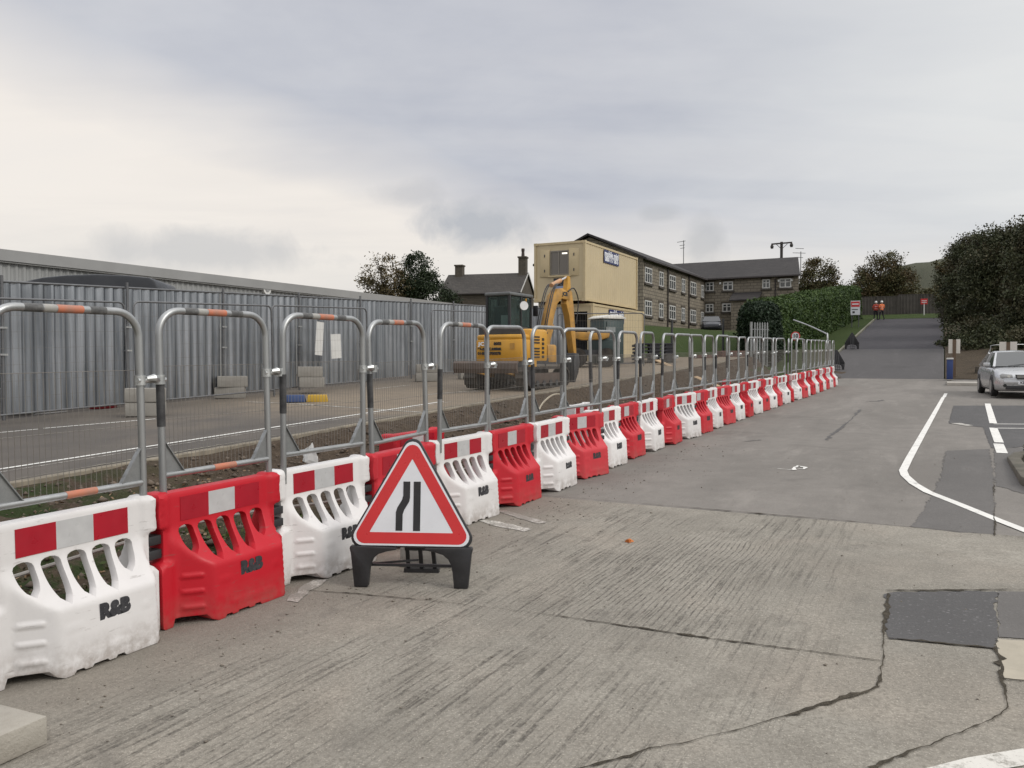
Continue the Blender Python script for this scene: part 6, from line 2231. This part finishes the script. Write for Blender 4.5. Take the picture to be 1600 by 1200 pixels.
def build_roadside():
    # speed limit sign
    q = at(1243, 525, 47)
    t = thing('speed_sign', 'round speed limit sign reading 10 in front of the dark hedge', 'road sign', (q.x, q.y, 0), R(-18))
    m = MB(); m.tube([(0, .03, zland(*tp(q.x, q.y))), (0, .03, q.z + .2)], .03, 8); m.build('post', STEEL_TUBE, t)
    m = MB(); m.cyl((0, .0, q.z), (0, -.02, q.z), .25, 28); m.build('red_ring', SIGN_RED, t)
    m = MB(); m.cyl((0, -.021, q.z), (0, -.026, q.z), .195, 28); m.build('white_face', SIGN_WHITE, t)
    m = MB(); write(m, '10', (0, -.029, q.z), (1, 0, 0), (0, 0, 1), .30, .012, .25); m.build('numerals', BLACK_P, t)
    # steel palisade panel
    q = at(1186, 520, 42)
    gz = zland(*tp(q.x, q.y)) - .2
    t = thing('palisade_panel', 'short grey steel palisade fence panel before the dark hedge', 'fence panel', (q.x, q.y, 0), R(4))
    top = at(1186, 503, 42).z
    m = MB(); m.box2((-.46, -.06, gz), (-.36, .06, top)); m.build('post', GALV_PLATE, t)
    for i in range(6):
        x = -.26 + i * .13
        m = MB(); m.prism([(x, gz + .1), (x + .065, gz + .1), (x + .065, top - .08), (x + .0325, top), (x, top - .08)], (0, -.02, 0), (1, 0, 0), (0, 0, 1), .015); m.build('pale', GALV_PLATE, t)
    for z in (gz + .4, top - .4):
        m = MB(); m.box2((-.4, -.015, z), (.5, .02, z + .05)); m.build('rail', GALV_PLATE, t)
    # bent pole
    pts = [at(1240, 500, 39.5), at(1262, 508, 38), at(1284, 518, 36.4), at(1291, 522, 35.8), at(1293, 529, 35.5)]
    pts.append(Vector((pts[-1].x, pts[-1].y, zroad(36) + .02)))
    m = MB(); m.tube(smooth_path(pts, 4), .035, 8)
    tag(m.build('bent_pole', GALV, smooth=50), 'thin bent galvanised pole leaning out over the last hoop panels', 'pole')
    # dark posts on the bank
    for u, v0, Y, lab in ((1050, 500, 44, 'thin black post on the grass bank right of the cream cabins'), (1130, 498, 46, 'thin black post on the grass bank beside the dark car')):
        q = at(u, v0, Y); m = MB(); m.tube([(q.x, q.y, zland(*tp(q.x, q.y)) - .2), (q.x, q.y, q.z)], .065, 8)
        tag(m.build('bollard_post', STEEL_D, smooth=50), lab, 'post', 'black posts on the bank')
    # site board at the verge
    q = at(1336.5, 481, 68)
    t = thing('site_board', 'red and white site notice board on posts beside the hedge', 'sign', (q.x, q.y, 0), R(-22))
    gz = zland(*tp(q.x, q.y))
    for x in (-.26, .26):
        m = MB(); m.tube([(x, .04, gz - .2), (x, .04, q.z - .4)], .035, 8); m.build('post', STEEL_TUBE, t)
    m = MB(); m.box2((-.36, 0, q.z - .58), (.36, .03, q.z + .58)); m.build('board', SIGN_WHITE, t)
    m = MB(); m.box2((-.33, -.008, q.z + .08), (.33, -.002, q.z + .52)); m.build('red_panel', SIGN_RED, t)
    m = MB(); m.box2((-.26, -.012, q.z + .26), (.26, -.0085, q.z + .36)); m.build('panel_stripe', SIGN_WHITE, t)
    m = MB(); m.box2((-.28, -.008, q.z - .16), (.20, -.002, q.z - .10)); m.build('text_line', BLACK_P, t)
    m = MB(); m.box2((-.22, -.008, q.z - .44), (-.04, -.002, q.z - .28)); m.build('emblem', STEEL_D, t)
    # red sign on the far bank
    q = at(1444, 471, 80)
    t = thing('red_sign', 'small red notice on a white post on the grass at the road top', 'sign', (q.x, q.y, 0), R(-24))
    m = MB(); m.tube([(0, .04, zland(*tp(q.x, q.y)) - .2), (0, .04, q.z)], .05, 8); m.build('post', UPVC, t)
    m = MB(); m.box2((-.30, 0, q.z - .27), (.30, .03, q.z + .27)); m.build('board', SIGN_RED, t)
    for z in (-.08, .08):
        m = MB(); m.box2((-.22, -.008, q.z + z - .03), (.22, -.002, q.z + z + .03)); m.build('text_line', SIGN_WHITE, t)
    # timber fence at the top of the road
    FW = M('weathered_timber', (.085, .076, .066), (.06, .054, .047), .9, scale=2)
    for k, (u0, u1, lab) in enumerate(((1338, 1404, 'left half of the grey board fence across the road top'), (1404, 1476, 'right half of the grey board fence across the road top'))):
        a, b = at(u0, 490, 85.0), at(u1, 490, 83.5)
        zb = at(u0, 489, 84).z
        d = Vector((b.x - a.x, b.y - a.y, 0)); L = d.length
        t = thing('board_fence', lab, 'fence', (a.x, a.y, zb - .1), math.atan2(d.y, d.x), 'board fences at the road top')
        h = (1.75, 2.0)[k]
        m = MB(); corrug(m, L, -.1, h, .30, .03, flat=.30, th=.02); m.build('boards', FW, t)
        for x in (0.05, L / 2, L - .05):
            m = MB(); m.box2((x - .06, -.12, -.3), (x + .06, -.035, h + .08)); m.build('post', FW, t)
        m = MB(); m.box2((0, -.035, h), (L, .05, h + .05)); m.build('cap_rail', FW, t)
    # boards on posts at the right, with blue bin
    for k, (u, v0, v1, w, Y, lab) in enumerate(((1491, 530, 552, .16, 37, 'pair of white boards on a brown post beside the blue bin'), (1575, 534, 557, .26, 36, 'pair of white boards on a brown post behind the silver car'))):
        q0, q1 = at(u, v1, Y), at(u, v0, Y)
        t = thing('parking_board', lab, 'sign', (q0.x, q0.y, 0), R(-26), 'white boards on brown posts')
        gz = zroad(tp(q0.x, q0.y)[0])
        m = MB(); m.box2((-.07, -.05, gz), (.07, .05, q1.z - .02)); m.build('post', M('brown_post', (.13, .09, .06), None, .8), t)
        for s in (-1, 1):
            m = MB(); m.box2((s * .072, -.03, q0.z), (s * (.072 + w), 0, q1.z)); m.build('board', M('board_white', (.60, .57, .52), (.54, .52, .47), .5), t)
    q = at(1484, 579, 36.2)
    t = thing('blue_bin', 'narrow blue bin with pale lid standing at the kerb end', 'bin', (q.x, q.y, zroad(tp(q.x, q.y)[0])), R(-26))
    m = MB(); m.box2((-.12, -.14, 0.05), (.12, .14, .92)); m.build('bin_body', M('bin_blue', (.02, .045, .16), (.018, .035, .12), .5), t, bevel=.02)
    m = MB(); m.box2((-.14, -.16, .92), (.14, .16, .99)); m.build('lid', UPVC, t, bevel=.015)
    # low kerbed pavement end and bank on the right
    V = lambda *a: [Vector(ground(u, v)) for u, v in a]
    P = V((1481, 604), (1477, 590), (1540, 592), (1600, 596), (1600, 606), (1530, 606))
    m = MB()
    x0, y0 = xy(39.3, .05)
    m.prism([xy(38.2, .15), xy(38.2, 9), xy(41.5, 9), xy(41.5, .15)], (0, 0, zroad(38.5) - .05), (1, 0, 0), (0, 1, 0), .17)
    tag(m.build('pavement', PALE, bevel=.02), kind='structure')
    sheet('earth_bank', lin(41.4, 80, 30), lin(.10, 14, 14), lambda t, p: zroad(t) + min(.5, max(0, (p - .1) * .12)) * sstep(41.4, 46, t) - .02, mat_earth('bank_soil', (.085, .066, .046), (.05, .04, .03), (.11, .088, .062)), .05)
    m = MB(); m.bar((*xy(43.2, 1.3), zroad(43) + .1), (*xy(43.2, 9), zroad(43) + .1), .35, .6)
    tag(m.build('low_wall', STONE_D, bevel=.02), 'low dark stone wall at the foot of the tree belt', 'wall')
    # wire handrail behind the car
    pts = [at(u, v, 40) for u, v in ((1540, 560), (1548, 545), (1556, 539), (1640, 538))]
    m = MB(); m.tube(smooth_path(pts, 3), .02, 6); m.tube([at(1546, 575, 40), at(1547, 546, 40)], .02, 6)
    tag(m.build('hand_rail', GALV, smooth=50), 'thin steel handrail behind the silver car', 'handrail')
    # kerbed bed at the right edge
    bed = [(10.4, 1.25), (10.8, .95), (11.4, .83), (13.7, .83), (14.4, .95), (14.95, 1.25), (15.2, 1.8), (15.2, 2.6), (14.6, 3.2), (11.0, 3.2), (10.4, 2.6)]
    inn = [(10.57, 1.33), (10.92, 1.07), (11.45, .99), (13.6, .99), (14.25, 1.09), (14.78, 1.35), (15.03, 1.85), (15.03, 2.5), (14.5, 3.05), (11.07, 3.05), (10.57, 2.55)]
    m = MB(); m.ringprism([xy(*q) for q in bed], [xy(*q) for q in inn], (0, 0, zroad(10) - .12), (1, 0, 0), (0, 1, 0), .25)
    t = thing('planting_bed', 'kerbed bed of dark soil at the right edge of the car park', 'planting bed', (0, 0, 0))
    m.build('kerb', M('mossy_kerb', (.12, .108, .085), (.07, .066, .048), .9, scale=4, bump=.4), t, bevel=.02)
    m = MB(); m.prism([xy(*q) for q in inn], (0, 0, zroad(10) - .1), (1, 0, 0), (0, 1, 0), .20); m.build('soil', mat_earth('bed_soil', (.035, .03, .02), (.05, .045, .03), (.025, .02, .015)), t)
    C = np.array([(*xy(RNG.uniform(10.8, 14.8), RNG.uniform(1.1, 2.9)), zroad(12) + .09 + abs(RNG.normal(0, .05))) for _ in range(2500)])
    link('ground_cover', leaves_mesh('ground_cover', C, .04, mat_leaf('bed_leaf', (.03, .034, .016), (.06, .05, .025))), t)
    # utility pole and a thin mast far behind
    q = at(1221, 408, 96)
    t = thing('utility_pole', 'wooden utility pole with crossarm behind the stone building', 'utility pole', (q.x, q.y, 4), R(-10))
    top = at(1221, 378, 96).z - 4
    WP = M('pole_wood', (.05, .045, .042), None, .9)
    m = MB(); m.tube([(0, 0, 0), (0, 0, top)], .16, 8); m.build('pole', WP, t, smooth=50)
    m = MB(); m.bar((-1.15, -.12, top - .25), (1.15, -.12, top - .1), .14, .16); m.build('crossarm', WP, t)
    for x in (-1.08, 1.08):
        m = MB(); m.lathe([(.14, -.42), (.2, -.2), (.12, .0), (.05, .16)], (x, -.12, top - .28 + .06 * x), 10); m.build('insulator', WP, t)
    for s in (-1, 1):
        m = MB(); m.bar((s * .62, -.1, top - .25), (0, -.1, top - .85), .06, .06); m.build('brace', WP, t)
    for z in (1.9, 2.1):
        m = MB(); m.tube([(-.35, -.1, top - z), (.35, -.1, top - z)], .06, 6); m.build('pole_step', WP, t)
    q = at(1251, 430, 93)
    m = MB(); m.tube([(q.x, q.y, 5), (q.x, q.y, at(1251, 393, 93).z)], .05, 6)
    z = at(1251, 395, 93).z
    for k, dz in ((.9, 0), (.6, .5), (.5, -.5)):
        m.tube([(q.x - k, q.y, z + dz), (q.x + k * .7, q.y + .3, z + dz)], .035, 5)
    tag(m.build('aerial_mast', STEEL_TUBE), 'thin aerial mast beyond the right end of the stone building', 'aerial')
    # distant hill
    vs, fs = [], []
    from mathutils import noise as mn
    n, k = 50, 12
    for i in range(n + 1):
        for j in range(k + 1):
            x = 128 + 240 * i / n
            y = 250 + 140 * j / k
            e = math.sin(math.pi * min(1, j / k * .9)) * (sstep(0, .13, i / n) * .85 + .15)
            vs.append((x, y, 8 + 34 * e + mn.fractal(Vector((x * .03, y * .03, 0)), 1, 2, 5) * 4 * e))
    for i in range(n):
        for j in range(k):
            fs.append((i * (k + 1) + j, (i + 1) * (k + 1) + j, (i + 1) * (k + 1) + j + 1, i * (k + 1) + j + 1))
    m = MB(); m.add(vs, fs)
    tag(m.build('hills', mat_earth('wooded_hill', (.085, .09, .065), (.12, .118, .085), (.05, .056, .04)), smooth=80), kind='structure')


# ------------------------------------------------------------------ people
def person(label, loc, yaw, vest, helmet, lean, stride, arm):
    t = thing('person', label, 'person', loc, yaw, 'workers at the road top')
    t.scale = (.95, .95, .95)
    J = {'hip': (0, 0, .95), 'belly': (0, -.01, 1.12), 'chest': (0, lean * .5, 1.34), 'neck': (0, lean, 1.50), 'head0': (0, lean - .01, 1.58), 'head1': (0, lean - .02, 1.70),
         'll': (-.10, .01, .88), 'lk': (-.12 - stride * .3, -.05, .50), 'la': (-.13 - stride, .05, .09), 'lt': (-.14 - stride, -.13, .04),
         'rl': (.10, .01, .88), 'rk': (.12 + stride * .4, -.03, .50), 'ra': (.13 + stride, .04, .09), 'rt': (.15 + stride, -.14, .04),
         'ls': (-.19, lean * .8, 1.43), 'le': (-.27, .02, 1.16), 'lw': (-.20 * arm - .06, -.20 * arm, 1.02 + .1 * arm), 'lh': (-.18 * arm - .05, -.27 * arm, 1.0 + .1 * arm),
         'rs': (.19, lean * .8, 1.43), 're': (.27, .03, 1.16), 'rw': (.22, -.14 * arm, .98), 'rh': (.21, -.19 * arm, .91)}
    rad = {'hip': .155, 'belly': .15, 'chest': .165, 'neck': .06, 'head0': .085, 'head1': .095, 'll': .095, 'lk': .065, 'la': .05, 'lt': .04, 'rl': .095, 'rk': .065, 'ra': .05, 'rt': .04,
           'ls': .075, 'le': .052, 'lw': .038, 'lh': .042, 'rs': .075, 're': .052, 'rw': .038, 'rh': .042}
    E = [('hip', 'belly'), ('belly', 'chest'), ('chest', 'neck'), ('neck', 'head0'), ('head0', 'head1'), ('hip', 'll'), ('ll', 'lk'), ('lk', 'la'), ('la', 'lt'), ('hip', 'rl'), ('rl', 'rk'), ('rk', 'ra'), ('ra', 'rt'),
         ('chest', 'ls'), ('ls', 'le'), ('le', 'lw'), ('lw', 'lh'), ('chest', 'rs'), ('rs', 're'), ('re', 'rw'), ('rw', 'rh')]
    ks = list(J)
    me = bpy.data.meshes.new('body')
    me.from_pydata([J[k] for k in ks], [(ks.index(a), ks.index(b)) for a, b in E], [])
    o = link('body', me)
    sk = o.modifiers.new('skin', 'SKIN')
    for i, k in enumerate(ks):
        d = me.skin_vertices[0].data[i]
        d.radius = (rad[k], rad[k] * (.72 if k in ('chest', 'belly', 'hip') else 1))
        d.use_root = (k == 'hip')
    sb = o.modifiers.new('sub', 'SUBSURF'); sb.levels = 2; sb.render_levels = 2
    bpy.context.view_layer.update()
    bm_me = bpy.data.meshes.new_from_object(o.evaluated_get(bpy.context.evaluated_depsgraph_get()))
    bpy.data.objects.remove(o)
    DARK = M('dark_trousers', (.018, .018, .022), (.03, .03, .034), .9)
    SKIN = M('skin', (.42, .24, .17), None, .6)
    COAT = vest
    for mt in (DARK, COAT, SKIN):
        bm_me.materials.append(mt)
    for p in bm_me.polygons:
        c = p.center
        if c.z > 1.50 and abs(c.x) < .13 or (abs(c.x) > .12 and c.z < 1.02 and c.z > .80 and abs(c.x) > .17 and arm < .9):
            p.material_index = 2
        elif c.z > .92:
            p.material_index = 1
    bm_me.shade_smooth()
    link('body', bm_me, t)
    m = MB(); m.lathe([(.125, 1.66), (.125, 1.68), (.115, 1.74), (.085, 1.80), (.03, 1.825)], (0, lean - .02, 0), 16); m.prism([(-.09, -.10), (.09, -.10), (.06, -.18), (-.06, -.18)], (0, lean - .02, 1.665), (1, 0, 0), (0, 1, 0), .015)
    m.build('helmet', helmet, t, smooth=50)
    for z in (1.10, 1.28):
        m = MB()
        m.tube([(.168 * math.cos(a), lean * .3 + .128 * math.sin(a), z) for a in lin(0, 2 * math.pi, 16)], .012, 5)
        m.build('reflective_band', SIGN_WHITE, t)
    return t


def build_people():
    HV = M('orange_hi_vis', (.80, .20, .06), (.70, .17, .05), .7)
    HR = M('red_hi_vis', (.50, .07, .04), (.42, .05, .035), .7)
    W = M('white_helmet', (.72, .72, .70), None, .35)
    q = at(1371, 500, 75); z = zroad(tp(q.x, q.y)[0]) + .02
    person('worker in red jacket and white helmet, left of the two at the road top', (q.x, q.y + .35, z), R(150), HR, W, -.03, .02, .5)
    q = at(1377.5, 500, 75)
    person('worker in orange vest and white helmet, right of the two at the road top', (q.x, q.y, z), R(-170), HV, W, .02, .12, .8)


# ------------------------------------------------------------------ cars
def car(name, label, loc, yaw, paint, plate=True, simple=False):
    """saloon, front towards local -y; about 4.6 m long, 1.74 m wide"""
    t = thing(name, label, 'car', loc, yaw)
    # cross sections from nose to tail: y, half width at sill / belt, z bottom, z belt (bonnet), tumblehome top
    st = [(-2.30, .58, .30, .56), (-2.26, .74, .24, .66), (-2.12, .82, .20, .72), (-1.85, .86, .18, .78), (-1.40, .87, .18, .86), (-.95, .87, .18, .92), (-.4, .87, .18, .94), (.4, .87, .18, .95), (1.2, .87, .18, .96), (1.75, .86, .20, .97), (2.10, .82, .26, .95), (2.28, .72, .36, .88), (2.32, .60, .44, .70)]
    vs, fs = [], []
    for y, w, zb, zt in st:
        h = zt - zb
        prof = [(-w * .86, zb), (-w * .97, zb + .10 * h), (-w, zb + .40 * h), (-w * .985, zb + .70 * h), (-w * .93, zb + .93 * h), (-w * .80, zt), (-w * .4, zt + .02), (0, zt + .028)]
        full = prof + [(-x, z) for x, z in prof[-2::-1]]
        vs += [(x, y, z) for x, z in full]
    n = 15
    for i in range(len(st) - 1):
        for j in range(n - 1):
            fs.append((i * n + j, (i + 1) * n + j, (i + 1) * n + j + 1, i * n + j + 1))
        fs.append((i * n + n - 1, (i + 1) * n + n - 1, (i + 1) * n, i * n))
    fs += [tuple(range(n)), tuple(reversed(range((len(st) - 1) * n, len(st) * n)))]
    m = MB(); m.add(vs, fs)
    m.build('body', paint, t, smooth=50)
    # greenhouse: roof with pillars, glass between
    ys = [-1.02, -.30, .35, 1.0, 1.72]
    m = MB()
    roof = [(-.34, .58, 1.40), (-.15, .60, 1.435), (.35, .61, 1.45), (.85, .60, 1.43), (1.08, .575, 1.40)]
    vs, fs = [], []
    for y, w, z in roof:
        vs += [(-w, y, z - .05), (-w * .93, y, z), (0, y, z + .03), (w * .93, y, z), (w, y, z - .05), (0, y, z - .06)]
    for i in range(len(roof) - 1):
        for j in range(6):
            fs.append((i * 6 + j, (i + 1) * 6 + j, (i + 1) * 6 + (j + 1) % 6, i * 6 + (j + 1) % 6))
    fs += [tuple(range(6)), tuple(reversed(range(24, 30)))]
    m.add(vs, fs)
    for s in (-1, 1):
        m.bar((s * .75, -1.05, .93), (s * .585, -.33, 1.375), .07, .05, up=(0, -1, .3))
        m.bar((s * .80, .35, .95), (s * .61, .35, 1.40), .09, .04, up=(0, 1, 0))
        m.bar((s * .76, 1.78, .96), (s * .58, 1.07, 1.37), .12, .05, up=(0, -1, .3))
    m.build('roof', paint, t, smooth=50)
    GL = GLASS_D if simple else CAR_GLASS
    P = lambda *q: q
    def pane(nm, a, b, c, d):
        m = MB(); vv = [Vector(k) for k in (a, b, c, d)]
        nn = (vv[1] - vv[0]).cross(vv[2] - vv[0]).normalized() * .012
        m.add([*vv, *[k + nn for k in vv]], [(0, 1, 2, 3), (7, 6, 5, 4), (0, 4, 5, 1), (1, 5, 6, 2), (2, 6, 7, 3), (3, 7, 4, 0)])
        m.build(nm, GL, t)
    pane('windscreen', (-.72, -1.04, .94), (.72, -1.04, .94), (.565, -.345, 1.385), (-.565, -.345, 1.385))
    pane('rear_window', (.70, 1.76, .965), (-.70, 1.76, .965), (-.555, 1.085, 1.375), (.555, 1.085, 1.375))
    for s in (-1, 1):
        q = [(s * .775, -.98, .935), (s * .80, .31, .95), (s * .612, .31, 1.395), (s * .595, -.30, 1.38)]
        pane('side_window', *(q if s < 0 else q[::-1]))
        q = [(s * .80, .39, .95), (s * .775, 1.70, .96), (s * .59, 1.05, 1.38), (s * .612, .39, 1.395)]
        pane('side_window', *(q if s < 0 else q[::-1]))
    for s in (-1, 1):
        for y in (-1.42, 1.30):
            m = MB(); m.cyl((s * .70, y, .315), (s * .885, y, .315), .315, 24); w = m.build('wheel', TYRE, t, bevel=.03)
            m = MB(); m.cyl((s * .875, y, .315), (s * .893, y, .315), .205, 20)
            m.build('rim', M('alloy', (.4, .4, .4), (.3, .3, .3), .35, metal=.6), w, smooth=40)
            # dark arch
            m = MB()
            ring = lambda r: [(y + r * math.cos(a), .315 + r * math.sin(a)) for a in lin(-.25, math.pi + .25, 14)]
            m.prism([*ring(.375)], (s * .876 - (.012 if s > 0 else 0), 0, 0), (0, 1, 0), (0, 0, 1), .012); m.build('wheel_arch', BLACK_P, t)
    if simple:
        return t
    for s in (-1, 1):
        m = MB(); m.prism([(s * .40, .60), (s * .74, .60), (s * .76, .68), (s * .70, .735), (s * .43, .70)][::(1 if s > 0 else -1)], (0, -2.20, 0), (1, 0, 0), (0, 0, 1), .10)
        o = m.build('headlight', M('headlamp_glass', (.42, .43, .43), (.30, .31, .31), .12, coat=.5), t, bevel=.015)
        m = MB(); m.cyl((s * .52, -2.305, .65), (s * .52, -2.29, .65), .045, 14); m.build('lamp_reflector', CHROME, o)
        m = MB(); m.box((s * .92, -.78, 1.00), (.20, .10, .13)); m.bar((s * .80, -.80, .95), (s * .90, -.78, .97), .05, .05); m.build('door_mirror', paint, t, bevel=.02)
        m = MB(); m.cyl((s * .62, -2.315, .36), (s * .62, -2.27, .36), .05, 12); m.build('fog_lamp', GLASS_D, t)
    m = MB(); m.prism([(-.36, .70), (-.30, .56), (.30, .56), (.36, .70)], (0, -2.292, 0), (1, 0, 0), (0, 0, 1), .05); g = m.build('grille', BLACK_P, t, bevel=.01)
    for z in (.60, .64, .68):
        m = MB(); m.box2((-.31, -2.350, z), (.31, -2.343, z + .012)); m.build('grille_bar', CHROME, g)
    m = MB(); m.cyl((0, -2.36, .635), (0, -2.345, .635), .06, 20); m.cyl((0, -2.364, .635), (0, -2.361, .635), .045, 20); m.build('round_badge', CHROME, g)
    m = MB(); m.box2((-.66, -2.335, .40), (.66, -2.20, .53)); m.build('bumper', paint, t, bevel=.04)
    m = MB(); m.box2((-.60, -2.32, .24), (.60, -2.22, .36)); m.build('lower_grille', BLACK_P, t, bevel=.02)
    m = MB(); m.box2((-.27, -2.345, .40), (.27, -2.336, .51)); p = m.build('number_plate', SIGN_WHITE, t)
    m = MB(); write(m, 'X258 KUM', (0, -2.348, .455), (1, 0, 0), (0, 0, 1), .10, .004, .48); m.build('plate_lettering', BLACK_P, p)
    for s in (-.35, .25):
        m = MB(); m.tube([(s, -1.07, .965), (s + .45, -.96, 1.02)], .008, 5); m.build('wiper', BLACK_P, t)
    return t


CAR_GLASS = mat_glass('car_glass', (.075, .08, .08), .05)
TYRE = M('tyre_rubber', (.016, .016, .017), (.024, .024, .024), .85)


def build_cars():
    SIL = M('silver_car_paint', (.50, .51, .52), (.46, .47, .48), .32, metal=.55, scale=2, coat=.6)
    q = at(1585, 620, 27.2)
    x, y = q.x, q.y
    # faces the viewer, turned a little so its nearer flank shows
    toview = math.atan2(-x, y)      # yaw that points local -y at the camera
    car('silver_saloon', 'silver saloon car parked facing the viewer at the right edge', (x, y, zroad(tp(x, y)[0]) + .01), toview + R(9), SIL)
    DK = M('dark_car_paint', (.02, .022, .03), None, .35, coat=.5)
    q = at(1117, 512, 72)
    car('dark_car', 'dark car parked beyond the grass bank by the stone building', (q.x, q.y + 1.2, 4.28), R(-14), DK, simple=True)
build_world()
build_ground()
build_barriers()
build_sign()
build_hoarding()
build_warehouse()
build_dark_van()
build_excavator()
build_containers()
build_stone_block()
build_cottage()
build_trees()
build_hedges()
build_roadside()
build_people()
build_cars()
